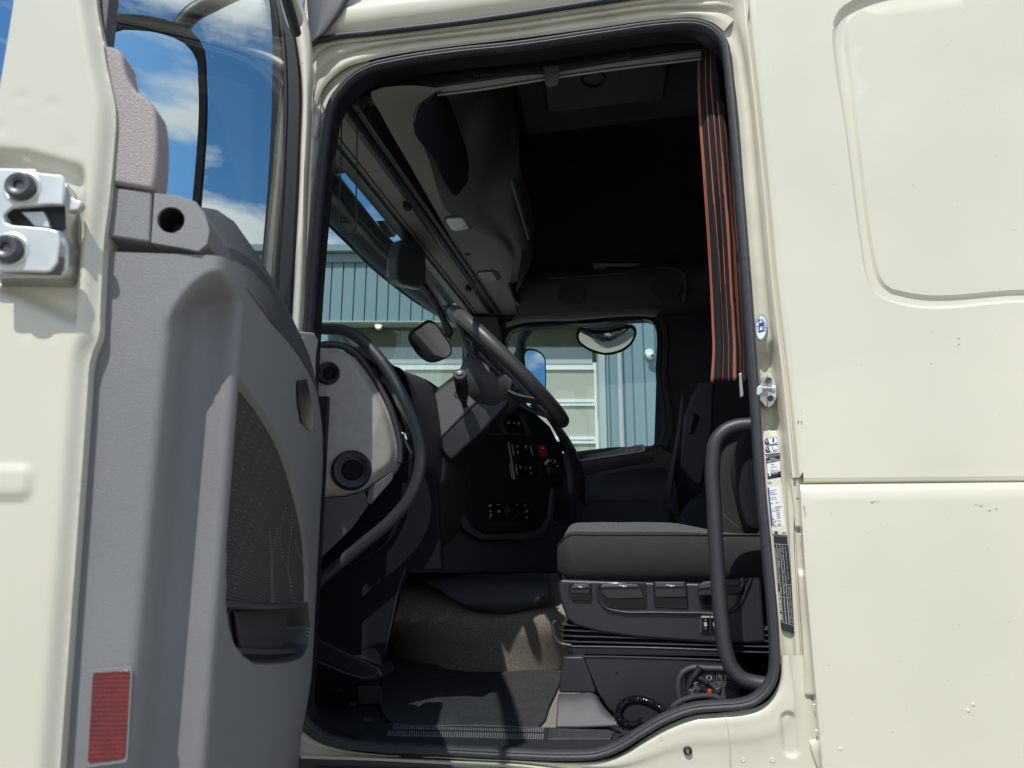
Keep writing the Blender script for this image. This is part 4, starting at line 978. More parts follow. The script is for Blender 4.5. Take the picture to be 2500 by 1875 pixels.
# pull cord loop of the side blind
cp_ = [(834, 288), (832, 400), (829, 500), (829, 548), (833, 566), (846, 575), (860, 570), (867, 556), (869, 500), (871, 380), (873, 262)]
ob('blind_cord', tube(LP(cp_, .12), .0022, 8, n=70), M['black'], TR)
ob('cord_bracket', prism(LP([(815, 240), (915, 225), (918, 242), (895, 246), (885, 268), (868, 262), (850, 246), (818, 262)], .11), (0, .03, 0)), M['black'], TR, bevel=.003)
# outside sun visor in front of the windscreen, roof lip beyond the slit, rain sensor housing
XV = -1.10
vl = [(770, 515), (793, 543), (850, 600), (900, 650), (960, 700), (1000, 730), (1060, 768), (1130, 800)]
vu = [(760, 340), (800, 396), (828, 428), (872, 484), (921, 546), (960, 590), (1040, 680), (1140, 772)]
bm = ribbon([[PX(q, XV) for q in vl], [PX(q, XV - .05) for q in mixl(vl, vu, .5)], [PX(q, XV) for q in vu]], 50, 6)
m = bpy.data.materials.new('smoked_visor'); m.use_nodes = True
n = m.node_tree; n.nodes.clear(); o_ = n.nodes.new('ShaderNodeOutputMaterial'); t_ = n.nodes.new('ShaderNodeBsdfTransparent'); t_.inputs[0].default_value = (.10, .13, .13, 1)
p_ = n.nodes.new('ShaderNodeBsdfPrincipled'); p_.inputs['Base Color'].default_value = (.012, .018, .02, 1); p_.inputs['Roughness'].default_value = .25
x_ = n.nodes.new('ShaderNodeMixShader'); x_.inputs[0].default_value = .7; n.links.new(t_.outputs[0], x_.inputs[1]); n.links.new(p_.outputs[0], x_.inputs[2]); n.links.new(x_.outputs[0], o_.inputs[0])
ob('sun_visor', bm, m, TR, solid=.004)
ru = [(760, 310), (800, 370), (842, 414), (886, 470), (932, 536), (968, 578), (1045, 668), (1140, 760)]
bm = ribbon([[PX(q, -1.0) for q in ru], [PX(q, -.99) + V((0, 0, .01)) for q in ru], [PX(q, -.95) + V((0, 0, .06)) for q in ru]], 40, 1)
bm.free()
ob('visor_bracket', prism([PX(q, -1.05) for q in ((918, 540), (934, 538), (958, 566), (946, 580))], (.03, 0, 0)), M['black'], TR)
ob('visor_bracket', prism([PX(q, -1.05) for q in ((985, 612), (998, 600), (1100, 740), (1080, 745))], (.03, 0, 0)), M['black'], TR)
ob('visor_bracket', prism([PX(q, -1.05) for q in ((750, 320), (800, 360), (834, 412), (822, 425), (750, 345))], (.03, 0, 0)), M['black'], TR)
sn = [PX(q, -.90) for q in ((985, 590), (1012, 580), (1040, 620), (1042, 690), (1030, 706), (985, 695), (972, 680), (974, 625))]
ob('sensor_housing', prism(sn, (-.05, .0, .0)), M['trim_dark'], TR, bevel=.012, seg=3)
# ---- dashboard ----
def dsec(y):
    # bulge towards the seats in the middle of the cab
    b = ss(.55, 1.15, y) * (1 - ss(1.35, 1.9, y)); t = ss(.25, .5, y) * (1 - ss(.6, .85, y))
    return [(-.97, 2.26), (-.90, 2.30), (-.74, 2.315 + .02 * t), (-.66, 2.30 + .02 * t), (-.63, 2.24), (-.62, 2.08), (-.64, 1.92), (-.68, 1.84), (-.78, 1.78), (-.97, 1.76)]
bm = bmesh.new(); ys = [.22 + i * .04 for i in range(47)]
lines = [[V((x, y, z)) for x, z in dsec(y)] for y in ys]
lines = [spline(l, 46) for l in lines]
grid(bm, lines)
dash = ob('dashboard', bm, M['dash'], TR, ang=60, label='dark curved dashboard with a light woven end panel, vents and switches')
# end panel of the dashboard by the door
e0, e1 = V((-.86, .095, 0)), V((-.60, .20, 0)); en = (e1 - e0).cross(V((0, 0, 1))).normalized()
if en.y > 0: en = -en
def PE(q, off=0): return pick(q, e0 + en * off, en)
ea = (e1 - e0).normalized()
def e2(q, off=0):
    p = PE(q, off); return (p - e0).dot(ea), p.z
def eP(a, z, off=0): return e0 + ea * a + en * off + V((0, 0, z))
end_q = [(740, 856), (775, 850), (800, 846), (832, 850), (862, 868), (893, 905), (925, 955), (947, 1000), (962, 1048), (970, 1090), (969, 1124), (958, 1146), (932, 1165), (905, 1183), (880, 1197), (840, 1208), (800, 1212), (740, 1214)]
E2 = [e2(q) for q in end_q]; E2s = [(p.x, p.y) for p in spline([(a, b, 0) for a, b in E2], 90)]
v1, v2 = e2((801, 912)), e2((858, 1148))
def endp(a, z):
    d = pdist((a, z), E2s[8:-6], False); o = -.022 * (1 - ss(0, .03, d)) ** 2
    for (c, r) in ((v1, .030), (v2, .052)):
        k = math.hypot(a - c[0], z - c[1])
    return eP(a, z, o)
ob('end_panel', lift(E2s, endp, .006, skirt=(0, .05, 0)), M['dash_fabric'], dash, ang=60)
rim_q = [(740, 850), (775, 845), (800, 841), (836, 845), (868, 862), (898, 898), (930, 950), (953, 998), (968, 1046), (977, 1090), (976, 1130)]
rl = [PE(q, -.03) for q in rim_q]; 
ob('end_panel_rim', tube(rl, lambda t: (.010, .012), 10, n=50), M['dash'], dash)
def vent(q, r, d):
    c = eP(*e2(q)) 
    ax = (en + V((.10, 0, 0))).normalized()
    v = ob('air_vent', lathe([(r * .52, .0066), (r * .56, .007), (r * .60, .008), (r * .72, .012), (r * .86, .014), (r * .97, .008), (r * 1.0, -.004)], c, ax, 40), M['black'], dash, ang=60)
    ob('vent_shade_disc', lathe([(0.0, .0065), (r * .50, .0065), (r * .60, .0060)], c, ax, 30), M['deep'], dash)  # black disc on the panel paints in the dark depth of the vent
    ob('vent_blade', lathe([(r * .44, .0066), (r * .47, .0085), (r * .50, .0066)], c + V((.003, 0, 0)), ax, 30), M['gloss_black'], dash)
vent((801, 912), .031, .05); vent((858, 1148), .052, .08)
ob('end_lower_bevel', prism([PE(q, -.008) for q in ((901, 1192), (956, 1152), (962, 1158), (958, 1172), (905, 1233), (893, 1224))], -en * .02), M['column'], dash, bevel=.003)
ob('end_lower_panel', prism([PE(q, -.012) for q in ((740, 1216), (840, 1211), (892, 1198), (900, 1235), (860, 1290), (775, 1372), (735, 1400))], -en * .02), M['dash'], dash, bevel=.004)
# dark wedge behind the grab handle and the knee panel
ob('knee_panel', prism(LP([(735, 1370), (780, 1372), (905, 1240), (975, 1130), (1010, 1110), (1065, 1160), (1078, 1392), (992, 1392), (965, 1480), (936, 1600), (925, 1650), (735, 1560)], .235), (0, .03, 0)), M['deep'], dash, bevel=.006)  # blackened so no sun patch shows; the shade is in the colour
ob('knee_edge', tube(LP([(990, 1384), (975, 1430), (958, 1510), (940, 1590)], .232), .0014, 6, n=16), M['dash'], dash)
ob('instrument_hood', ribbon([LP([(862, 846), (905, 880), (940, 930), (975, 1000), (1000, 1080), (1005, 1150)], .25), LP([(880, 845), (925, 872), (965, 915), (1005, 975), (1030, 1060), (1035, 1150)], .32), LP([(885, 838), (935, 868), (985, 915), (1060, 948), (1075, 1060), (1075, 1150)], .50)], 30, 4), M['dash'], dash, solid=.006)
ob('instrument_glass', prism([PY(q, .235) for q in ((892, 898), (915, 903), (922, 935), (928, 978), (912, 955), (899, 925))], (.012, .02, 0)), M['mirror'], dash)
ob('hood_slot', tube(LP([(840, 862), (870, 868), (905, 885), (935, 915)], .215), lambda t: (.006, .003), 8, n=16), M['gloss_black'], dash)
for q, s_ in (((975, 1030), 0), ((1000, 1090), 0)): ob('switch_edge', prism(LP([(q[0] - 24, q[1] - 30), (q[0] - 18, q[1] - 32), (q[0] + 8, q[1] + 18), (q[0] + 4, q[1] + 22)], .24), (0, .01, 0)), M['trim_dark'], dash, bevel=.001)
# centre console facing the driver
pc, pd = V((-.74, .72, 0)), V((.6, .8, 0)); pn = V((.8, -.6, 0))
def PCc(q, off=0): return pick(q, pc + pn * off, pn)
def cface(qs, off, th, m, name, bevel=.003, par=None, **k): return ob(name, prism([PCc(q, off) for q in qs], pn * -th), m, par or dash, bevel=bevel, **k)
cf = cface([(1050, 1010), (1130, 985), (1225, 985), (1290, 990), (1345, 1040), (1375, 1100), (1385, 1160), (1372, 1190), (1342, 1200), (1336, 1260), (1318, 1290), (1270, 1298), (1182, 1300), (1150, 1280), (1100, 1200), (1050, 1110)], 0, .12, M['black'], 'centre_panel', .012)
cface([(1100, 1195), (1150, 1280), (1182, 1303), (1272, 1302), (1322, 1293), (1340, 1262), (1348, 1190), (1358, 1190), (1352, 1270), (1330, 1305), (1280, 1318), (1175, 1318), (1138, 1296), (1080, 1195)], .004, .02, M['trim_dark'], 'console_rim', .006)
cface([(1080, 1195), (1138, 1296), (1175, 1318), (1280, 1318), (1330, 1305), (1352, 1270), (1400, 1290), (1400, 1400), (1000, 1400), (1000, 1195)], -.04, .1, M['dash'], 'lower_console', .012)
cface([(1222, 1016), (1278, 1016), (1290, 1056), (1228, 1056)], .010, .014, M['gloss_black'], 'display', .002)
cface([(1214, 1010), (1222, 1010), (1240, 1060), (1228, 1060)], .014, .01, M['trim_dark'], 'display_frame', .001)
cface([(1268, 1012), (1280, 1014), (1298, 1060), (1288, 1060)], .014, .01, M['trim_dark'], 'display_frame', .001)
cface([(1180, 1056), (1300, 1060), (1300, 1064), (1180, 1060)], .012, .01, M['trim_dark'], 'shelf_edge', .001)
for qs in ([(1248, 1082), (1300, 1088), (1306, 1120), (1254, 1116)], [(1258, 1132), (1310, 1136), (1316, 1164), (1264, 1160)]): cface(qs, .006, .008, M['gloss_black'], 'switch_bank', .001)
for qs in ([(1240, 1080), (1243, 1080), (1258, 1170), (1255, 1170)], [(1249, 1084), (1251, 1084), (1256, 1112), (1254, 1112)], [(1294, 1088), (1296, 1088), (1302, 1112), (1300, 1112)], [(1259, 1134), (1261, 1134), (1264, 1160), (1262, 1160)], [(1244, 1132), (1246, 1132), (1252, 1168), (1250, 1168)]): cface(qs, .008, .002, M['grey_ink'], 'switch_line', 0)
hz = cface([(1316, 1087), (1328, 1086), (1334, 1092), (1337, 1110), (1334, 1114), (1324, 1114), (1319, 1100)], .012, .012, M['red_button'], 'hazard_button', .002)
cface([(1322, 1096), (1328, 1096), (1325, 1090)], .0135, .001, M['white_ink'], 'hazard_mark', 0)
def icon(q, kind, s=5, off=.009):
    x, y = q
    if kind == 0: sh = [[(x - s, y - s), (x + s, y - s), (x + s, y - s + 2), (x - s, y - s + 2)], [(x - s * .6, y - 1), (x + s * .6, y - 1), (x + s * .6, y + s), (x - s * .6, y + s)]]
    elif kind == 1: sh = [[(x - s, y - 1), (x + s, y - 1), (x + s, y + 1), (x - s, y + 1)]]
    elif kind == 2: sh = [[(x - s, y + s), (x - s + 2, y + s), (x + s, y - s), (x + s - 2, y - s)], [(x, y), (x + s, y + s * .3), (x + s, y + s * .6)]]
    else: sh = [[(x + s * math.cos(a), y + s * math.sin(a)) for a in [k * .7854 for k in range(8)]]]
    bm = bmesh.new()
    for l in sh: prism([PCc(p, off) for p in l], pn * -.0008, bm)
    return bm
icons = [icon(q, k, s, .010) for q, k, s in (((1262, 1090), 2, 3.5), ((1264, 1104), 0, 3), ((1284, 1091), 0, 3.5), ((1271, 1141), 0, 3), ((1283, 1141), 2, 3), ((1295, 1142), 3, 2.5), ((1297, 1155), 0, 2.5))]
icons += [icon(q, k, s, .018) for q, k, s in (((1242, 1032), 3, 3), ((1255, 1032), 2, 3), ((1267, 1034), 0, 3))]
ob('switch_marks', join(icons), M['grey_ink'], dash, flat=True)
# climate panel: ring knob and marks
kc = PCc((1249, 1247), .012)
ob('climate_knob', lathe([(.0, .010), (.018, .010), (.024, .006), (.026, 0)], kc, pn, 30), M['gloss_black'], dash)
ob('climate_ring', lathe([(.0268, -.001), (.028, .0035), (.0305, .0035), (.0318, -.001)], kc, pn, 40), M['steel_dull'], dash)
cface([(1190, 1226), (1290, 1226), (1298, 1272), (1200, 1272)], .004, .006, M['gloss_black'], 'climate_panel', .003)
icons = [icon(q, k, s, .010) for q, k, s in (((1197, 1234), 3, 3), ((1217, 1232), 1, 3.5), ((1198, 1248), 3, 2.5), ((1218, 1248), 3, 3.5), ((1262, 1232), 1, 3), ((1282, 1234), 2, 3), ((1286, 1248), 2, 4), ((1286, 1263), 2, 3))]
a_ = PCc((1196, 1266), .006); b_ = PCc((1204, 1266), .006)
icons.append(text(None, 'P', a_, b_ - a_, (0, 0, 1), (b_ - a_).length * .7, None, None))
ob('climate_marks', join(icons), M['grey_ink'], dash, flat=True)
# rotary switch with white dial arc
rc = PCc((1345, 1148), .012)
ob('rotary_knob', lathe([(0, .016), (.020, .016), (.026, .010), (.030, 0)], rc, pn, 30), M['black'], dash)
def ringseg(a0, a1, r0, r1, off): 
    e = pd.normalized(); n_ = 12
    l = [rc + pn * off + e * math.cos(R(a0 + (a1 - a0) * k / n_)) * r1 + V((0, 0, 1)) * math.sin(R(a0 + (a1 - a0) * k / n_)) * r1 for k in range(n_ + 1)]
    l += [rc + pn * off + e * math.cos(R(a1 - (a1 - a0) * k / n_)) * r0 + V((0, 0, 1)) * math.sin(R(a1 - (a1 - a0) * k / n_)) * r0 for k in range(n_ + 1)]
    return prism(l, pn * -.001)
ob('dial_marks', join([ringseg(105, 150, .034, .044, .003), ringseg(85, 92, .034, .040, .003), ringseg(55, 64, .034, .046, .003), ringseg(25, 30, .036, .044, .003)]), M['white_ink'], dash, flat=True)
# padded right edge of the centre console with ribs
ed0 = [(1290, 990), (1325, 1012), (1352, 1050), (1372, 1090), (1384, 1140), (1386, 1200)]
ed1 = [(1300, 986), (1345, 1015), (1378, 1055), (1405, 1100), (1424, 1150), (1425, 1230)]
bm = ribbon([[PCc(q, .0) for q in ed0], [PCc(q, .014) for q in mixl(ed0, ed1, .3)], [PCc(q, .008) for q in mixl(ed0, ed1, .7)], [PCc(q, -.02) for q in ed1], [PCc(q, -.12) for q in ed1]], 40, 4)
ob('console_edge', bm, M['dash'], dash)
for k in range(5):
    t = .42 + k * .12; a = spline([(x, y, 0) for x, y in ed0], 101)[int(t * 100)]; b = spline([(x, y, 0) for x, y in ed1], 101)[int(t * 100)]
    ob('edge_rib', tube([PCc((a.x + (b.x - a.x) * s, a.y + (b.y - a.y) * s), .014 - .02 * s * s) for s in (.3, .5, .75, .95)], .006, 8, n=8), M['trim_dark'], dash)
ob('phone_holder', cface([(1362, 1080), (1374, 1076), (1384, 1096), (1374, 1104)], .03, .03, M['black'], 'tmp', .004).data.copy() and bmesh.new() or bmesh.new(), M['black'], dash) if False else None
cface([(1362, 1080), (1374, 1076), (1384, 1096), (1374, 1104)], .03, .03, M['black'], 'console_knob', .004)
ob('card_slot', prism([PCc(q, .012) for q in ((1131, 1118), (1143, 1108), (1144, 1119))], pn * -.002), M['dash_light'], dash)
# windscreen-side dash strip near far corner
# ---- steering wheel and column ----
sw_c = PY((1240, 896), .55); t1 = V((.70, 0, -.714)); t2 = V((-.03, 1, -.02)).normalized(); t1 = (t1 - t2 * t1.dot(t2)).normalized(); sn_ = t1.cross(t2).normalized()
if sn_.x < 0: sn_ = -sn_
RW = .2385
rim = [sw_c + t1 * math.cos(a) * RW + t2 * math.sin(a) * RW for a in [2 * math.pi * k / 72 for k in range(72)]]
sw = ob('steering_wheel', tube(rim, .0215, 16, closed=True), M['wheel'], TR, label='black steering wheel seen edge on, tilted towards the seat')
ob('hub_pad', lathe([(0, .0), (.08, -.004), (.105, -.015), (.112, -.04), (.10, -.08), (.07, -.11), (0, -.12)], sw_c - sn_ * .035, sn_, 36), M['dash'], sw)
for a in (35, 145, 215, 325):
    d = t1 * math.cos(R(a)) + t2 * math.sin(R(a)); s_ = d.cross(sn_)
    pts = [sw_c - sn_ * .06 + d * .06, sw_c - sn_ * .05 + d * .13, sw_c - sn_ * .012 + d * .225]
    ob('spoke', tube(pts, lambda t: (.008, .024 - .008 * t), 10, n=10, flat=sn_), M['wheel'], sw)
up_ = [(1050, 1000), (1053, 970), (1066, 948), (1108, 915), (1165, 886), (1198, 915), (1200, 945), (1062, 1085), (1053, 1060)]
col = ob('column_shroud', prism(LP(up_, .48), (0, .09, 0)), M['column'], TR, bevel=.007, seg=5, label='grey grained steering column shroud with a stalk')
ob('shroud_lower', prism(LP([(1062, 1085), (1200, 944), (1232, 905), (1255, 930), (1240, 985), (1185, 1045), (1135, 1092), (1100, 1125), (1086, 1112)], .482), (0, .10, 0)), M['seat_plastic'], col, bevel=.010, seg=6)
ob('column_boot', prism(LP([(1040, 1095), (1062, 1090), (1092, 1115), (1085, 1180), (1010, 1200), (990, 1130)], .51), (0, .1, 0)), M['dash'], col, bevel=.015, seg=3)
p0, p1 = PY((1134, 990), .482), PY((1123, 916), .36)
ax = (p1 - p0).normalized(); 
ob('stalk', tube([p0, p0.lerp(p1, .5), p1], lambda t: .008 + .011 * ss(0, .5, t), 20, n=16), M['black'], col)
ob('stalk_knob', lathe([(.0188, -.01), (.0205, -.002), (.019, .006), (.014, .009), (.0115, .0085), (.0112, .0115), (.009, .0135), (0, .014)], p1, ax, 30), M['trim_dark'], col)
hc = p1 + ax * .0145; hx = ax.cross(V((0, 0, 1))).normalized(); hx = hx if hx.x > 0 else -hx; hy = hx.cross(ax); hy = hy if hy.z > 0 else -hy
ob('horn_mark', join([prism([hc + hx * a * .004 + hy * b * .004 for a, b in l], ax * .0003) for l in ([(-1, -.5), (-.6, -.5), (-.6, .5), (-1, .5)], [(-.4, -.3), (.3, -.9), (.3, .9), (-.4, .3)], [(.5, -.6), (.9, -.5), (.9, .5), (.5, .6)])]), M['white_ink'], col, flat=True)
ob('stalk_collar', tube([PY((1110, 968), .482), PY((1112, 958), .470), PY((1118, 952), .465)], .0015, 6, n=8), M['black'], col)
ob('ignition_box', prism(LP([(1140, 905), (1160, 885), (1175, 900), (1156, 918)], .45), (0, .04, 0)), M['trim_dark'], col, bevel=.004)
# ---- entry grab handles ----
gh = [(752, 800), (790, 803), (835, 806), (875, 825), (915, 862), (960, 925), (995, 990), (1020, 1060), (1028, 1100), (1022, 1160), (1000, 1215), (950, 1275), (890, 1325), (830, 1375), (770, 1425), (730, 1455)]
ob('entry_handle', tube(LP(gh, .15), .0158, 16, n=110), M['handle'], TR, label='long curved black grab handle at the dashboard end')
bh = [(1862, 1036), (1830, 1037), (1800, 1040), (1770, 1052), (1748, 1078), (1741, 1120), (1744, 1250), (1752, 1400), (1762, 1520), (1772, 1590), (1786, 1630), (1810, 1656), (1845, 1668), (1895, 1672)]
ob('pillar_handle', tube(LP(bh, .075), .0166, 18, n=110), M['handle'], TR, label='long curved black grab handle beside the driver seat')
# ---- engine tunnel and floor covering ----
tb = [(930, 1592), (1000, 1618), (1100, 1634), (1220, 1640), (1330, 1640), (1400, 1636)]
tm_ = [(958, 1500), (1010, 1500), (1110, 1500), (1220, 1505), (1330, 1500), (1400, 1500)]
tt = [(985, 1405), (1030, 1402), (1110, 1402), (1200, 1402), (1300, 1402), (1400, 1402)]
bm = ribbon([[PZ(q, 1.408) for q in tb], [PZ(q, 1.408).lerp(PY(m_, .86), .3) for q, m_ in zip(tb, tm_)], LP(tm_, .87), LP(mixl(tm_, tt, .6), .98), LP(tt, 1.25), LP([(a, b - 60) for a, b in tt], 1.9)], 40, 6)
ob('engine_tunnel', bm, M['carpet'], TR)
ob('front_bulkhead', box((-.968, .075, 1.40), (-.955, 2.1, 2.23)), M['black'], TR)
ob('footwell_side', box((-.955, .075, 1.40), (-.80, .09, 2.2)), M['black'], TR)
bm = ribbon([LP([(1010, 1405), (1100, 1402), (1200, 1400), (1330, 1398)], .93), LP([(1040, 1420), (1110, 1425), (1220, 1430), (1345, 1425)], .86), LP([(1075, 1440), (1130, 1478), (1200, 1490), (1345, 1455)], .84), LP([(1080, 1442), (1135, 1485), (1220, 1500), (1360, 1470)], .87)], 30, 5)
ob('tunnel_cover', bm, M['dash'], TR, solid=.004)
ob('floor_carpet', prism([PZ(q, 1.407) for q in ((940, 1600), (1000, 1617), (1220, 1642), (1420, 1640), (1420, 1800), (1290, 1790), (980, 1770), (950, 1700))], (0, 0, .002)), M['carpet'], TR)
# threshold plate with tread bars
def sz(q, z=1.412): return PZ(q, z)
th = [sz(q) for q in ((930, 1762), (1000, 1767), (1200, 1773), (1345, 1775), (1500, 1780), (1510, 1800), (1495, 1825), (1340, 1830), (1000, 1818), (925, 1812), (880, 1800))]
ob('threshold', prism(th, (0, 0, -.03)), M['floor'], TR, bevel=.004)
bm = bmesh.new()
for (a0, a1, b0, b1, dy) in ((962, 1332, 1769, 1777, 9), (948, 1332, 1784, 1793, 11)):
    nn = 66
    for i in range(nn):
        x = a0 + (a1 - a0) * i / nn; y = b0 + (b1 - b0) * i / nn
        p = sz((x, y), 1.413); q = sz((x - 1.6, y + dy), 1.413); 
        tube([p, q], .0017, 5, bm=bm)
ob('tread_bars', bm, M['trim'], TR)['kind'] = 'stuff'
ob('threshold_cap', prism([sz(q, 1.416) for q in ((1342, 1777), (1490, 1781), (1498, 1790), (1492, 1803), (1336, 1803))], (0, 0, -.005)), M['seal'], TR, bevel=.002)
ob('cap_outline', join([tube([sz(q, 1.417) for q in ((1372, 1783), (1458, 1785))], .0007, 5), tube([sz(q, 1.417) for q in ((1372, 1787), (1458, 1789))], .0007, 5)]), M['trim_dark'], TR)
for k, (o_, zz_) in enumerate(((1806, 1.405), (1815, 1.400))):
    ob('threshold_ridge', tube([sz(q, zz_) for q in ((925, o_ - 4), (1100, o_ - 1), (1340, o_ + 4), (1470, o_ + 2), (1505, o_ - 14))], .0028, 8, n=40), M['seal'], TR)
bm = ribbon([[sz(q, 1.40) for q in ((720, 1640), (800, 1710), (900, 1795), (940, 1806))], [sz(q, 1.403) for q in ((740, 1590), (830, 1650), (940, 1752), (960, 1762))]], 20, 1)
ob('kick_plate', bm, M['black'], TR, solid=.004)
ob('kick_plate_edge', tube([sz(q, 1.404) for q in ((722, 1640), (772, 1658), (850, 1728), (905, 1780), (930, 1793), (1100, 1798), (1330, 1804))], .0012, 6, n=50), M['trim_dark'], TR)
for q in ((785, 1650), (825, 1684), (862, 1718), (898, 1756)):
    c = sz(q, 1.408); ob('kick_clip', obox(c, V((.010, 0, 0)), V((0, .006, 0)), V((0, 0, .004))), M['trim_dark'], TR, bevel=.0015)
ob('footwell_side_panel', prism(LP([(700, 1380), (960, 1380), (940, 1590), (915, 1640), (700, 1560)], .27), (0, .02, 0)), M['deep'], TR)
ob('footwell_wall', prism(LP([(735, 1540), (925, 1630), (935, 1650), (922, 1662), (905, 1664), (870, 1655), (770, 1610), (735, 1590)], .20), (0, .1, 0)), M['black'], TR, bevel=.008, seg=3)
ob('footwell_lip', tube(LP([(740, 1600), (800, 1625), (860, 1648), (895, 1655), (912, 1652), (920, 1642)], .196), .0025, 8, n=30), M['trim_dark'], TR)
ob('footwell_block', prism([sz(q, 1.46) for q in ((870, 1660), (925, 1660), (930, 1675), (870, 1675))], (0, .02, -.05)), M['dash'], TR, bevel=.004)
# ---- driver seat ----
def sy(qs, y): return LP(qs, y)
seat = ob('driver_seat', prism(sy([(1362, 1425), (1368, 1414), (1500, 1419), (1740, 1424), (1800, 1412), (1858, 1404), (1870, 1570), (1780, 1574), (1700, 1568), (1560, 1558), (1470, 1546), (1405, 1528), (1384, 1512), (1372, 1480), (1362, 1450)], .285), (0, .44, 0)), M['seat_plastic'], TR, bevel=.008, seg=3, label='driver seat in dark grey cloth on a black base with four adjusting levers')
xs = [-.248, -.2475, -.244, -.236, -.215, -.16, -.08, 0, .06, .12, .17, .22, .27]
def secs(x):
    t = ss(-.252, -.205, x); e = ss(.02, .22, x)
    zt = 1.822 + .033 * t ** .5; zb = 1.752 - .022 * t ** .5; cr_ = (.033 - .030 * e) * t
    y0 = .325 - .035 * t ** .5; y1 = .79 + .02 * t
    return [(y0, zb + .02), (y0 - .010 * t, (zt + zb) / 2 - .01), (y0 - .003, zt - .018), (y0 + .008, zt - .001), (y0 + .03, zt + cr_ * .55), (y0 + .075, zt + cr_), (y0 + .12, zt + cr_ * .85), (y0 + .2, zt + cr_ * .45), (y1 - .12, zt + cr_ * .8), (y1 - .05, zt + cr_ * .9), (y1, zt - .015), (y1, zb + .02), (y1 - .03, zb), (y0 + .03, zb)]
bm = bmesh.new(); rows = [spline([V((x, y, z)) for y, z in secs(x)], 64, True) for x in xs]
rows = [spline([r[k] for r in rows], 40) for k in range(64)]
vs = grid(bm, rows, cv=True, mi=lambda i, j: 1 if 5 < i < 34 else 0)
vs0 = [r[0] for r in vs]; face(bm, vs0)
ob('seat_cushion', bm, [M['seat'], M['seat_top']], seat, ang=70)
pp = spline([V((x, secs(x)[3][0] - .001, secs(x)[3][1] + .0005)) for x in xs[1:]], 60)
ob('cushion_piping', tube(pp, .0022, 6), M['seat'], seat)
fp = spline([V((xs[0] - .001, y, z)) for y, z in secs(xs[0])[0:5]], 20)
ob('cushion_under', prism(sy([(1370, 1402), (1740, 1404), (1740, 1424), (1500, 1419), (1372, 1415)], .31), (0, .4, 0)), M['black'], seat, bevel=.004)
# recess and levers in the side panel
YL = .278
ob('lever_recess', prism(sy([(1388, 1430), (1400, 1422), (1444, 1424), (1443, 1464), (1436, 1469), (1395, 1466), (1388, 1455)], YL + .004), (0, .004, 0)), M['gloss_black'], seat, bevel=.002)
ob('lever_recess', prism(sy([(1456, 1440), (1466, 1426), (1480, 1422), (1578, 1424), (1580, 1485), (1500, 1487), (1478, 1480), (1464, 1464)], YL + .004), (0, .004, 0)), M['gloss_black'], seat, bevel=.002)
ob('lever_recess', prism(sy([(1594, 1420), (1676, 1420), (1680, 1487), (1598, 1484)], YL + .004), (0, .004, 0)), M['gloss_black'], seat, bevel=.002)
ob('lever_recess', prism(sy([(1704, 1424), (1815, 1408), (1818, 1440), (1800, 1476), (1780, 1490), (1712, 1487)], YL + .004), (0, .004, 0)), M['gloss_black'], seat, bevel=.002)
ob('recess_rim', tube(sy([(1464, 1424), (1458, 1440), (1464, 1466), (1480, 1484), (1510, 1492), (1600, 1495), (1700, 1496), (1780, 1494), (1800, 1484), (1818, 1450), (1834, 1412)], YL + .002), .0030, 8, n=60), M['seat_plastic'], seat)
def lever(qs, top, name, icon_q=None):
    l = ob(name, prism(sy(qs, YL - .012), (0, .018, 0)), M['seat_plastic'], seat, bevel=.004, seg=3)
    ob('lever_face', prism(sy(top, YL - .016), (0, .01, 0)), M['trim_dark'], seat, bevel=.0025)
lever([(1394, 1432), (1402, 1424), (1438, 1426), (1442, 1432), (1440, 1450), (1392, 1450)], [(1396, 1432), (1403, 1426), (1436, 1427), (1438, 1436), (1396, 1438)], 'lever')
lever([(1464, 1430), (1474, 1425), (1556, 1425), (1564, 1432), (1574, 1462), (1484, 1464), (1468, 1450)], [(1468, 1430), (1475, 1427), (1556, 1427), (1562, 1434), (1466, 1436)], 'lever')
lever([(1596, 1420), (1674, 1420), (1678, 1460), (1599, 1460)], [(1599, 1421), (1670, 1421), (1671, 1434), (1600, 1434)], 'lever')
lever([(1706, 1428), (1716, 1420), (1800, 1412), (1816, 1412), (1818, 1428), (1806, 1452), (1704, 1456)], [(1710, 1428), (1718, 1422), (1800, 1414), (1812, 1416), (1804, 1430), (1706, 1438)], 'lever')
for (q, s_) in (((1416, 1432), 5), ((1520, 1430), 9), ((1636, 1429), 10)):
    x, y = q
    ob('lever_mark', join([prism(sy(l, YL - .0168), (0, .0006, 0)) for l in ([(x - s_, y - 2), (x + s_ * .2, y), (x + s_ * .2, y + 1.5), (x - s_, y - .5)], [(x + s_ * .1, y - 2), (x + s_ * .6, y + 1), (x + s_ * .1, y + 4)], [(x + s_ * .6, y), (x + s_ * 1.1, y), (x + s_ * 1.1, y + 2), (x + s_ * .6, y + 2)])]), M['white_ink'], seat, flat=True)
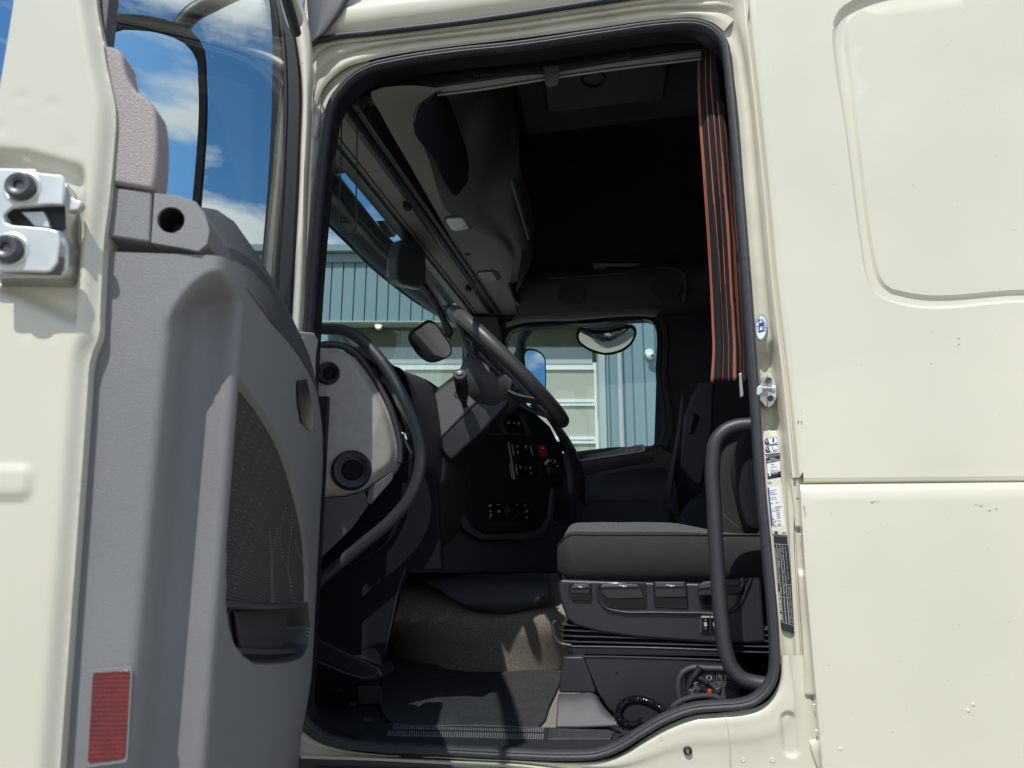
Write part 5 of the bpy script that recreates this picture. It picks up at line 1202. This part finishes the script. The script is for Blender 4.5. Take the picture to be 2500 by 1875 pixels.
# comfort switches
ob('switch_frame', prism(sy([(1709, 1503), (1755, 1503), (1757, 1545), (1709, 1545)], YL + .003), (0, .004, 0)), M['trim_dark'], seat, bevel=.001)
for x in (1713, 1735):
    ob('rocker', prism(sy([(x, 1506), (x + 19, 1506), (x + 20, 1541), (x, 1541)], YL - .002), (0, .006, 0)), M['gloss_black'], seat, bevel=.0015)
    ob('rocker_cap', prism(sy([(x, 1504), (x + 19, 1504), (x + 19, 1508), (x, 1508)], YL - .004), (0, .004, 0)), M['dash_light'], seat)
    cx_ = x + 9.5
    ob('rocker_mark', join([prism(sy(l, YL - .0028), (0, .0006, 0)) for l in ([(cx_ - 2, 1513), (cx_ + 2, 1513), (cx_ + 2, 1514), (cx_ - 2, 1514)], [(cx_ - .5, 1511), (cx_ + .5, 1511), (cx_ + .5, 1516), (cx_ - .5, 1516)], [(cx_ - 2, 1534), (cx_ + 2, 1534), (cx_ + 2, 1535), (cx_ - 2, 1535)], [(cx_ - 4, 1520), (cx_ + 3, 1519), (cx_ + 4, 1529), (cx_ - 3, 1529)])]), M['grey_ink'], seat, flat=True)
# bellows and slide
bm = bmesh.new()
prof = []
zA, zB = PY((1500, 1520), .32).z, PY((1500, 1586), .32).z
nr = 5
for k in range(nr * 8 + 1): 
    t = k / (nr * 8); prof.append((.30 + .012 * math.cos(t * nr * 2 * math.pi), zA + (zB - zA) * t))
xa, xb = PY((1378, 1560), .3).x, .30
rows = []
for y, z in prof:
    d = y - .30
    rows.append([V((xb, y, z)), V((xa + .03, y, z)), V((xa + .008 + d, y + .012, z)), V((xa + d, y + .04, z)), V((xa + d, y + .4, z))])
grid(bm, rows); ob('bellows', bm, M['seal'], seat, ang=80)
ob('slide_rail', prism(sy([(1388, 1577), (1400, 1577), (1600, 1582), (1790, 1590), (1790, 1604), (1400, 1598), (1388, 1598)], .285), (0, .4, 0)), M['black'], seat, bevel=.002)
ob('slide_edge', tube(sy([(1388, 1577), (1600, 1581), (1790, 1588)], .283), .0016, 6, n=20), M['steel_dull'], seat)
ob('release_bar', tube(sy([(1394, 1576), (1380, 1574), (1366, 1570), (1356, 1558), (1351, 1540), (1352, 1520), (1358, 1516)], .27), .0045, 10, n=40), M['handle'], seat)
ob('pedestal', prism(sy([(1410, 1600), (1800, 1612), (1800, 1760), (1520, 1760), (1420, 1700)], .30), (0, .4, 0)), M['black'], seat)
ob('side_board', prism(sy([(1426, 1604), (1600, 1606), (1796, 1613), (1800, 1760), (1600, 1768), (1540, 1762), (1486, 1730), (1460, 1690), (1440, 1640)], .255), (0, .012, 0)), M['seat_plastic'], seat, bevel=.0012)
ob('board_edge', tube(sy([(1376, 1604), (1426, 1603), (1600, 1606), (1796, 1613)], .253), .0018, 6, n=20), M['trim_dark'], seat)
ob('board_screw', lathe([(0, .001), (.0026, .001), (.003, 0)], PY((1506, 1642), .2545), (0, -1, 0), 12), M['gloss_black'], seat)
ob('pedestal_cover', prism(sy([(1374, 1606), (1380, 1603), (1424, 1603), (1440, 1645), (1456, 1692), (1364, 1692), (1368, 1640)], .245), (0, .06, 0)), M['seat_plastic'], seat, bevel=.005, seg=3)
bm = ribbon([LP([(1364, 1694), (1400, 1694), (1452, 1694), (1460, 1700)], .245), LP([(1362, 1702), (1400, 1702), (1458, 1704), (1468, 1716)], .232), LP([(1360, 1735), (1400, 1735), (1466, 1735), (1492, 1745)], .205), LP([(1357, 1770), (1400, 1770), (1470, 1768), (1512, 1766)], .185), LP([(1357, 1776), (1400, 1776), (1470, 1774), (1514, 1772)], .182)], 30, 5)
ob('pedestal_foot', bm, M['trim_dark'], seat, solid=.004)
# backrest: far bolster and the near ribbed cushion
bk = [(1758, 1330), (1752, 1260), (1750, 1180), (1756, 1120), (1772, 1085), (1796, 1062), (1840, 1045), (1900, 1040), (1900, 1345), (1800, 1352)]
ob('backrest', prism(LP(bk, .62), (0, .12, 0)), M['seat'], seat, bevel=.03, seg=5)
bk2 = [(1826, 1300), (1810, 1240), (1796, 1180), (1792, 1130), (1800, 1085), (1820, 1045), (1900, 1000), (1900, 1330), (1840, 1310)]
ob('backrest_bolster', prism(LP(bk2, .36), (0, .12, 0)), M['seat'], seat, bevel=.03, seg=5)
bk3 = [(1830, 1290), (1812, 1235), (1806, 1190), (1812, 1150), (1822, 1120), (1900, 1110), (1900, 1300)]
ob('backrest_side', prism(LP(bk3, .335), (0, .05, 0)), M['seat_rib'], seat, bevel=.018, seg=4)
ob('backrest_seam', tube(LP([(1758, 1248), (1780, 1270), (1805, 1290), (1824, 1302)], .50), .0022, 6, n=16), M['trim_dark'], seat)
ob('recliner_cover', prism(LP([(1788, 1338), (1820, 1318), (1840, 1330), (1848, 1300), (1880, 1290), (1880, 1400), (1830, 1405), (1800, 1420), (1786, 1400)], .36), (0, .1, 0)), M['seat_plastic'], seat, bevel=.01, seg=3)
ob('recliner_tube', tube(LP([(1812, 1330), (1830, 1328), (1846, 1318), (1860, 1300)], .33), .009, 12, n=16), M['handle'], seat)
ob('buckle', prism(LP([(1784, 1336), (1792, 1322), (1812, 1312), (1820, 1318), (1796, 1336), (1788, 1344)], .325), (0, .02, 0)), M['gloss_black'], seat, bevel=.002)
# ---- passenger seat, belt and rear corner ----
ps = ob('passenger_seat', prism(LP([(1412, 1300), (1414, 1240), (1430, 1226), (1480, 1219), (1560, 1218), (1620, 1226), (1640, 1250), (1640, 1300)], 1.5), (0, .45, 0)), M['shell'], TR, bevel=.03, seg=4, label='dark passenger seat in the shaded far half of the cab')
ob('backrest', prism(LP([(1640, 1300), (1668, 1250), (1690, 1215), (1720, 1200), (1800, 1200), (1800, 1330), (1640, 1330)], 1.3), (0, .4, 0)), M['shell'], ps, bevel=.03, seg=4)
ob('folded_armrest', prism(LP([(1668, 1060), (1672, 1010), (1690, 965), (1710, 930), (1745, 930), (1740, 1050), (1716, 1180), (1702, 1186), (1680, 1165), (1662, 1140)], 1.2), (0, .06, 0)), M['dash'], ps, bevel=.02, seg=4)
ob('armrest_buckle', prism(LP([(1690, 1012), (1702, 1010), (1707, 1018), (1694, 1060), (1680, 1058)], 1.19), (0, .012, 0)), M['gloss_black'], ps, bevel=.004)
ob('seat_belt', ribbon([LP([(1664, 960), (1652, 1060), (1638, 1130), (1620, 1230)], 1.75), LP([(1672, 962), (1662, 1060), (1650, 1130), (1638, 1224)], 1.74)], 20, 1), M['trim_dark'], ps, solid=.002)
ob('belt_buckle', prism(LP([(1616, 1236), (1638, 1224), (1642, 1232), (1630, 1250), (1622, 1252)], 1.74), (0, .02, 0)), M['lining_dark'], ps, bevel=.004)
# ================= stickers, striker, loose things =================
# striker on the B pillar
st_ = ob('striker', prism(LP([(1865, 918), (1878, 926), (1882, 990), (1870, 994), (1845, 966), (1849, 950)], .016), (0, .022, 0)), M['steel_dull'], TR, bevel=.0015)
ob('striker_plate', prism(LP([(1874, 914), (1882, 914), (1893, 932), (1896, 950), (1896, 972), (1888, 988), (1878, 994), (1874, 994)], .006), (0, .034, 0)), M['steel'], st_, bevel=.002)
ob('striker_pin', tube([PY((1858, 948), -.014), PY((1892, 950), -.014)], .0062, 16), M['steel_dull'], st_)
ob('striker_cap', lathe([(0, .003), (.009, .003), (.009, -.004)], PY((1888, 949), -.014), (1, 0, 0), 20), M['steel'], st_)
ob('striker_eye', prism(LP([(1848, 947), (1854, 940), (1862, 941), (1862, 958), (1851, 966), (1847, 962)], -.020), (0, .02, 0)), M['steel'], st_, bevel=.002)
for q in ((1877, 928), (1881, 972)):
    ob('striker_screw', lathe([(0, .000), (.003, .0), (.0032, .002), (.0058, .0025), (.0066, 0)], PY(q, .004), (0, -1, 0), 20), M['bolt'], st_)
ob('latch_bracket', prism(LP([(1804, 912), (1811, 910), (1816, 966), (1808, 970), (1806, 940)], .04), (0, .012, 0)), M['steel_dull'], TR, bevel=.001)
# stickers on the pillar: the pillar face lies at y = .010 or so
YP = .0045
def stk(name, qs, m, y=YP, parent=TR): return ob(name, prism(LP(qs, y), (0, .0006, 0)), m, parent, flat=True)
def quad(q00, q10, q01, u, v, w_=None):  # bilinear helper in pixels
    return (q00[0] + (q10[0] - q00[0]) * u + (q01[0] - q00[0]) * v, q00[1] + (q10[1] - q00[1]) * u + (q01[1] - q00[1]) * v)
def txt(body, qa, qb, m, parent, y, h=None, bold=.0, name='lettering'):
    """text whose baseline runs from pixel qa to pixel qb on the plane y"""
    a, b = PY(qa, y), PY(qb, y); ax = b - a; ay = V((0, -1, 0)).cross(ax) * -1
    if ay.length < 1e-9: ay = V((0, 0, 1))
    ay = V((-ax.z, 0, ax.x))
    hh = None if h is None else h
    bm = text(None, body, a, ax, ay, ax.length, None, None, ext=.0003, height=hh, bold=bold)
    for v in bm.verts: v.co.y = y - (.0002 if v.co.y < y - .00001 else 0)
    return ob(name, bm, m, parent, flat=True)
# round sticker
def ell(c, rx, ry, n=40, rot=0): return [(c[0] + rx * math.cos(a) * math.cos(rot) - ry * math.sin(a) * math.sin(rot), c[1] + rx * math.cos(a) * math.sin(rot) + ry * math.sin(a) * math.cos(rot)) for a in [2 * math.pi * k / n for k in range(n)]]
cS = (1858.5, 799.5)
rs_ = stk('round_sticker', ell(cS, 14.6, 32, 48, .05), M['blue_ring'], YP)
stk('sticker_ring', ell(cS, 13.4, 29.8, 48, .05), M['paper'], YP - .0003, rs_)
stk('sticker_ring', ell(cS, 12.9, 28.7, 48, .05), M['blue_ink'], YP - .0006, rs_)
stk('sticker_face', ell(cS, 12.4, 27.8, 48, .05), M['paper'], YP - .0009, rs_)
cc3 = PY(cS, YP - .0018); sc_ = (PY((cS[0] + 10, cS[1]), YP).x - PY(cS, YP).x) / 10
def arc_text(s, a0, a1, rx, ry, hgt, bold=.02):
    bms = []
    for i, ch in enumerate(s):
        if ch == ' ': continue
        a = R(a0 + (a1 - a0) * i / (len(s) - 1)); p = cc3 + V((math.cos(a) * rx * sc_, 0, math.sin(a) * ry * sc_))
        tx = V((math.sin(a) * rx, 0, -math.cos(a) * ry)).normalized(); ty = V((-tx.z, 0, tx.x))
        w_ = hgt * .62
        bms.append(text(None, ch, p - tx * w_ / 2 - ty * hgt / 2, tx, ty, w_, None, None, ext=.0002, height=hgt, bold=bold))
    return join(bms)
ob('sticker_lettering', arc_text('VAN DER SANDEN', 205, -20, 9.2, 22.5, .0048), M['blue_ink'], rs_, flat=True)
stk('sticker_emblem', [(1852, 789), (1864, 786), (1865, 809), (1853, 813)], M['blue_ink'], YP - .0012, rs_)
stk('emblem_truck', [(1855, 803), (1857, 798), (1861, 797), (1862, 803), (1860, 806), (1855, 806)], M['paper'], YP - .0015, rs_)
# two pill labels
for k, (cy, s_) in enumerate(((1077, 'Pg'), (1096.5, 'Pg'))):
    x0 = 1865 + k * 2
    base = stk('pill_label', [(x0 - 1, cy - 8), (x0 + 31, cy - 13), (x0 + 36, cy - 12), (x0 + 37, cy + 8), (x0 + 4, cy + 12), (x0, cy + 10)], M['paper'], YP)
    stk('label_outline', [(x0 + 1, cy - 2), (x0 + 4, cy - 6.5), (x0 + 28, cy - 11), (x0 + 33, cy - 10), (x0 + 35, cy - 4), (x0 + 34, cy + 2), (x0 + 30, cy + 6), (x0 + 6, cy + 9.5), (x0 + 3, cy + 8), (x0 + 1, cy + 3)], M['black_ink'], YP - .0003, base)
    stk('label_face', [(x0 + 9, cy - 6.2), (x0 + 28, cy - 9.8), (x0 + 32, cy - 8.8), (x0 + 34, cy - 4), (x0 + 33, cy + 1.5), (x0 + 29.5, cy + 4.8), (x0 + 14, cy + 7.3)], M['paper'], YP - .0006, base)
    txt('Pg', (x0 + 3.5, cy + 5), (x0 + 9.5, cy + 4), M['paper'], base, YP - .0008, h=.009)
    if k == 0: stk('pump_mark', [(x0 + 21, cy - 7), (x0 + 25, cy - 7.6), (x0 + 25, cy + 2.4), (x0 + 21, cy + 3)], M['black_ink'], YP - .0009, base)
    else: stk('hose_mark', [(x0 + 19, cy - 6), (x0 + 20.4, cy - 7), (x0 + 20, cy), (x0 + 23, cy + 3), (x0 + 29, cy + 0), (x0 + 29, cy + 1.6), (x0 + 23, cy + 5), (x0 + 18.6, cy + 1)], M['black_ink'], YP - .0009, base)
# refrigerant label
lb_ = stk('refrigerant_label', [(1870, 1119), (1903, 1112), (1907, 1165), (1875, 1171)], M['black_ink'], YP)
stk('label_face', [(1872.5, 1132), (1904, 1125.5), (1905.5, 1150), (1874, 1156)], M['paper'], YP - .0003, lb_)
txt('Vehicle', (1880, 1123), (1893, 1120.5), M['paper'], lb_, YP - .0004, h=.0036, bold=.01)
txt('THERMO TOP PRO 90', (1873, 1130.5), (1902, 1125), M['paper'], lb_, YP - .0004, h=.0042, bold=.01)
for (s_, qa, qb) in (('Diesel', (1882, 1136), (1890, 1134.5)), ('max. 2,5 bar', (1882, 1143), (1897, 1140)), ('24 V', (1883, 1149), (1888, 1148)), ('Heizung 9 kW', (1882, 1152.5), (1900, 1149))):
    txt(s_, qa, qb, M['black_ink'], lb_, YP - .0008, h=.0028)
stk('label_dot', ell((1879.5, 1158.5), 2.6, 4.4, 16), M['paper'], YP - .0004, lb_)
txt('SERIE 0000', (1885, 1158), (1899, 1155.5), M['paper'], lb_, YP - .0004, h=.003)
# tachograph plaque: cream clear film with writing
tp = stk('tachograph_label', [(1869, 1168.5), (1905, 1160), (1908, 1180), (1922, 1306), (1886, 1303)][1:] + [(1872, 1173)], M['paper_cream'], YP)
txt('VDO', (1874, 1182), (1884, 1180.5), M['blue_ink'], tp, YP - .0004, h=.0042, bold=.015)
stk('label_face', [(1875, 1191), (1903, 1186.5), (1915, 1284), (1888, 1286)], M['paper'], YP - .0003, tp)
stk('blue_bar', [(1874, 1190.5), (1877.5, 1190), (1886, 1283), (1882.5, 1284)], M['blue_ink'], YP - .0006, tp)
rows_ = [(1199, 'Wegdrehzahl', 0), (1204, 'Datum 05', 0), (1208.5, 'Constanten w', 0), (1217, 'Werkplaats', 0), (1221.5, '8.277 N imp', 0), (1230, 'Band', 1), (1234.5, 'W', 0), (1239.5, '  XLRTE47MS0E', 2), (1244, 'Reg. nr.', 1), (1249, 'Fabrieksnr.', 1), (1254, 'w', 1), (1258.5, 'k', 1), (1263, 'l', 1), (1267.5, 'Band', 1), (1271, 'type', 0), (1274.5, 'Nr. 900', 1), (1278, 'Zegel', 0), (1282, 'Datum', 1), (1285.5, 'Chassis', 1)]
bms = []
def tb(s, x0, x1, y, h):
    a, b = PY((x0, y), YP - .0008), PY((x1, y - (x1 - x0) * .10), YP - .0008); ax = b - a; ay = V((-ax.z, 0, ax.x))
    return text(None, s, a, ax, ay, ax.length, None, None, ext=.0002, height=h)
for y, s_, k in rows_:
    dx = (y - 1199) * .085
    L_ = min(len(s_) * 1.45, 17)
    bms.append(tb(s_.strip() or 'x', 1879 + dx + (9 if k == 2 else 0), 1879 + dx + L_ + (9 if k == 2 else 0), y, .0025))
    if k == 1: bms.append(tb('24-07-05'[:6 + int(y) % 3], 1891 + dx, 1900 + dx, y - 1, .0025))
ob('label_lines', join(bms), M['black_ink'], tp, flat=True)
stk('date_box', [(1890.5, 1296.5), (1898.5, 1296.8), (1899, 1303.5), (1891, 1303)], M['black_ink'], YP - .0004, tp)
stk('date_box', [(1884, 1294.5), (1887.5, 1295), (1888.4, 1303), (1885, 1302.6)], M['grey_ink'], YP - .0004, tp)
txt('VDO', (1909, 1303.5), (1919.5, 1304), M['black_ink'], tp, YP - .0004, h=.0046, bold=.015)
txt('typ.', (1901, 1300.5), (1906, 1300.8), M['black_ink'], tp, YP - .0004, h=.0024)
# long black type plate
tpx = [(1888.5, 1312), (1891, 1309), (1918, 1310.5), (1922, 1315), (1924.5, 1335), (1934, 1440), (1941.5, 1543), (1940, 1548), (1936, 1547.5), (1910, 1538), (1906.5, 1531), (1900, 1440)]
pz_ = stk('type_plate', tpx, M['black_ink'], YP)
def ln(qa, qb, t=.45): 
    dx, dy = qb[0] - qa[0], qb[1] - qa[1]; l = math.hypot(dx, dy); nx, ny = -dy / l * t, dx / l * t
    return prism(LP([(qa[0] + nx, qa[1] + ny), (qb[0] + nx, qb[1] + ny), (qb[0] - nx, qb[1] - ny), (qa[0] - nx, qa[1] - ny)], YP - .0004), (0, .0003, 0))
ob('plate_lines', join([ln((1889, 1327.5), (1924, 1330)), ln((1905.5, 1517), (1941, 1528.5)), ln((1896, 1328), (1912.5, 1519)), ln((1903.5, 1328.5), (1920, 1521)), ln((1910.5, 1329), (1927.5, 1523)), ln((1918, 1426), (1932, 1428)), ln((1907, 1457), (1923, 1460))]), M['grey_ink'], pz_, flat=True)
txt('DAF TRUCKS N.V.', (1910, 1514), (1904.5, 1445), M['paper'], pz_, YP - .0004, h=.0046, bold=.02)
bms = []
for (s_, qa, qb) in (('PRODUCED IN THE NETHERLANDS UNDER LICENCE', (1902, 1424), (1894.5, 1338)), ('MAX. 12.1 bar', (1910, 1450), (1904, 1400)), ('MAX. 10.2 bar', (1905, 1385), (1902, 1338)),
                     ('8.1 bar  5.4  tyre  7.7 bar  4.2', (1918, 1448), (1910, 1338)), ('brake pressure front axle', (1913.5, 1512), (1908.5, 1462)), ('a b c d e f g h', (1920, 1516), (1915.5, 1465)),
                     ('service brake test', (1927.5, 1518), (1923, 1462)), ('parking brake', (1922.5, 1452), (1919.5, 1405)), ('* Point out is pressure', (1927.5, 1421), (1919, 1335)), ('brake chamber 24 spring', (1932, 1520), (1926, 1432)), ('automatic load sensing', (1936.5, 1522), (1930, 1434))):
    a, b = PY(qa, YP - .0008), PY(qb, YP - .0008); ax = b - a; ay = V((-ax.z, 0, ax.x))
    bms.append(text(None, s_, a, ax, ay, ax.length, None, None, ext=.0002, height=.0030))
ob('plate_writing', join(bms), M['grey_ink'], pz_, flat=True)
# ---- curtain (hangs just inside the opening) ----
cl_ = [(1704, 60), (1704, 130), (1704, 205), (1708, 300), (1715, 400), (1722, 500), (1729, 600), (1735, 700), (1739, 790), (1741, 850), (1738, 900), (1736, 930)]
cr_ = [(1775, 60), (1775, 130), (1778, 205), (1790, 300), (1798, 400), (1805, 500), (1812, 600), (1817, 700), (1822, 790), (1826, 850), (1828, 900), (1830, 934)]
NC = 72
A_ = spline(LP(cl_, .105), 80); B_ = spline(LP(cr_, .112), 80)
rows = []
for i in range(80):
    t = i / 79; r = []
    for j in range(NC + 1):
        s = j / NC
        f = .010 * math.sin(s * 15.5 + .8 * t + .5) * (.5 + .5 * t) + .012 * math.sin(s * 7 + 1) * (1 - .3 * t) + .003 * math.sin(t * 9 + s * 20)
        sx = s + .025 * math.sin(s * 15.5 + 1.2 * t) * math.sin(math.pi * s)
        p = A_[i].lerp(B_[i], sx); p.y += f; r.append(p)
    rows.append(r)
stripes = [(0, .085), (.27, .29), (.41, .43), (.56, .63), (.70, .78), (.86, .872), (.95, .96)]
def cm(i, j):
    s = j / NC
    if s < .07: return 1
    w0 = .012 * math.sin(i / 79 * 5)
    for k, (a, b) in enumerate(stripes[1:]):
        if k in (2, 3):   # the broad stripes taper towards top
            g = .35 + .65 * min(1, i / 45); c = (a + b) / 2; h = (b - a) / 2 * g
            if c - h <= s + w0 < c + h and i > 18: return 1
        elif a <= s + w0 < b: return 1
    return 0
bm = bmesh.new(); grid(bm, rows, mi=cm)
cu = ob('curtain', bm, [M['curtain'], M['curtain_o']], None, ang=80, solid=.0015)
tag(cu, 'dark grey curtain with orange stripes hanging at the rear edge of the door opening', 'curtain')
# ---- floor mat ----
mt = [(952, 1752), (975, 1763), (1060, 1768), (1200, 1772), (1270, 1773), (1308, 1772), (1318, 1764), (1338, 1722), (1358, 1680), (1368, 1650), (1366, 1640), (1335, 1637), (1220, 1640), (1110, 1634), (1010, 1612), (968, 1610), (935, 1660), (930, 1720)]
mp_ = [PZ(q, 1.418) for q in mt]; ms = spline(mp_, 110, True)
fm = empty('floor_mat', sum(ms, V((0, 0, 0))) / 110 * 1, 'dark speckled floor mat with a bound edge lying in front of the driver seat', 'floor mat')
fm.location.z = 1.41; ORG[fm.name].z = 1.41
def matz(x, y): return V((x, y, 1.4165 + .003 * math.sin(x * 14 + 1) * math.sin(y * 9)))
ob('pile', lift([(p.x, p.y) for p in ms], matz, .03, skirt=(0, 0, -.009)), M['mat'], fm)
ob('binding', tube([matz(p.x, p.y) + V((0, 0, -.002)) for p in ms], .0032, 8, closed=True), M['seal'], fm)
# ---- air suspension remote with coiled lead in its pocket ----
YK = .20
rc_ = empty('remote_control', PY((1735, 1690), YK), 'black keypad remote with a red button stowed low beside the driver seat', 'remote control')
ob('body', prism(LP([(1672, 1640), (1800, 1636), (1812, 1650), (1812, 1720), (1690, 1722), (1674, 1700)], YK + .012), (0, .03, 0)), M['seat_plastic'], rc_, bevel=.006, seg=3)
ob('pocket_loop', tube(LP([(1672, 1726), (1660, 1705), (1656, 1672), (1664, 1646), (1682, 1633), (1730, 1632), (1800, 1634)], YK + .004), .0075, 12, n=40), M['seal'], rc_)
keys = [((1683, 1645), (1711, 1643), (1709, 1660), (1684, 1664)), ((1717, 1643), (1743, 1643), (1745, 1668), (1720, 1668)), ((1749, 1643), (1762, 1643), (1762, 1660), (1750, 1660)), ((1770, 1644), (1783, 1644), (1784, 1660), (1771, 1660)),
        ((1690, 1668), (1704, 1666), (1705, 1680), (1692, 1680)), ((1750, 1665), (1763, 1665), (1764, 1680), (1751, 1680)), ((1771, 1665), (1785, 1665), (1786, 1680), (1772, 1680)), ((1682, 1685), (1696, 1684), (1698, 1698), (1685, 1699)), ((1701, 1684), (1714, 1684), (1716, 1698), (1703, 1698)), ((1768, 1685), (1788, 1685), (1788, 1699), (1770, 1699))]
for k in keys:
    b_ = ob('key', prism(LP(k, YK + .004), (0, .008, 0)), M['black'], rc_, bevel=.001)
    c = (sum(q[0] for q in k) / 4, sum(q[1] for q in k) / 4)
    l = [(c[0] + (q[0] - c[0]) * 1.02, c[1] + (q[1] - c[1]) * 1.02) for q in k]
    ob('key_outline', tube(LP(l, YK + .0045), .00045, 4, closed=True), M['grey_ink'], b_)
for pts in ([(1729, 1649), (1724, 1655), (1729, 1661)], [(1733, 1649), (1738, 1655), (1733, 1661)]):
    ob('arrow_mark', tube(LP(pts, YK + .0036), .0006, 5), M['white_ink'], rc_)
for q in ((1756, 1650), (1697, 1673), (1757, 1672), (1690, 1692), (1708, 1691), (1777, 1651)):
    ob('key_mark', join([prism(LP([(q[0] + a, q[1] + b), (q[0] + a + 2.6, q[1] + b), (q[0] + a + 2.6, q[1] + b + 1.1), (q[0] + a, q[1] + b + 1.1)], YK + .0035), (0, .0004, 0)) for a, b in ((-3, -4), (0, -1.5), (-2, 1.5), (1, 3.5))]), M['grey_ink'], rc_, flat=True)
ro = bpy.data.materials.new('red_key'); ro.use_nodes = True; ro.node_tree.nodes['Principled BSDF'].inputs['Base Color'].default_value = (.75, .05, .025, 1)
ob('red_key', prism(LP([(1728, 1683.5), (1736, 1683), (1737, 1691), (1728.5, 1692)], YK + .003), (0, .006, 0)), ro, rc_, bevel=.0006)
# adjusting lever lying over the keypad
lv = empty('tee_handle_tool', PY((1740, 1680), .17), 'black tee-handled tool lying slanted across the remote keypad', 'tool')
ob('grip', tube(LP([(1709, 1628), (1703, 1640), (1692, 1655), (1684, 1668), (1681, 1677)], .165), lambda t: (.0075, .0085 - .002 * abs(t - .4)), 12, n=24), M['black'], lv)
ob('shaft', tube(LP([(1700, 1652), (1722, 1664), (1726, 1668)], .17), lambda t: .0085 - .002 * t, 12, n=12), M['seat_plastic'], lv)
ob('shaft_tip', tube(LP([(1722, 1664), (1740, 1674), (1752, 1684)], .175), lambda t: (.0055 if t < .35 or t > .7 else .0042), 12, n=18), M['handle'], lv)
ob('socket', prism(LP([(1744, 1682), (1757, 1676), (1762, 1684), (1756, 1696), (1747, 1696)], .168), (0, .03, 0)), M['handle'], lv, bevel=.004)
ob('socket_housing', prism(LP([(1760, 1704), (1766, 1678), (1774, 1680), (1806, 1700), (1815, 1712), (1760, 1712)], .150), (0, .05, 0)), M['trim_dark'], lv, bevel=.003)
ob('pocket_edge', tube(LP([(1640, 1726), (1665, 1710), (1690, 1702), (1720, 1698), (1745, 1700), (1758, 1706)], .14), lambda t: (.006, .010), 10, n=30), M['seal'], TR)
# coiled lead
pth = LP([(1622, 1738), (1600, 1722), (1575, 1712), (1548, 1709), (1526, 1716), (1513, 1732), (1511, 1752), (1522, 1768), (1544, 1772), (1570, 1762)], .13)
base = spline(pth, 900); hel = []
for i, p in enumerate(base):
    t = (base[min(i + 1, 899)] - base[max(i - 1, 0)]).normalized(); n1 = t.cross(V((0, 1, 0))).normalized(); n2 = V((0, 1, 0)); a = i / 899 * 2 * math.pi * 33
    rr_ = .0088
    hel.append(p + n1 * math.cos(a) * rr_ + n2 * math.sin(a) * rr_)
cl = ob('coiled_lead', tube(hel, .0025, 7), M['gloss_black'], rc_, label='glossy black coiled lead looping out over the threshold')
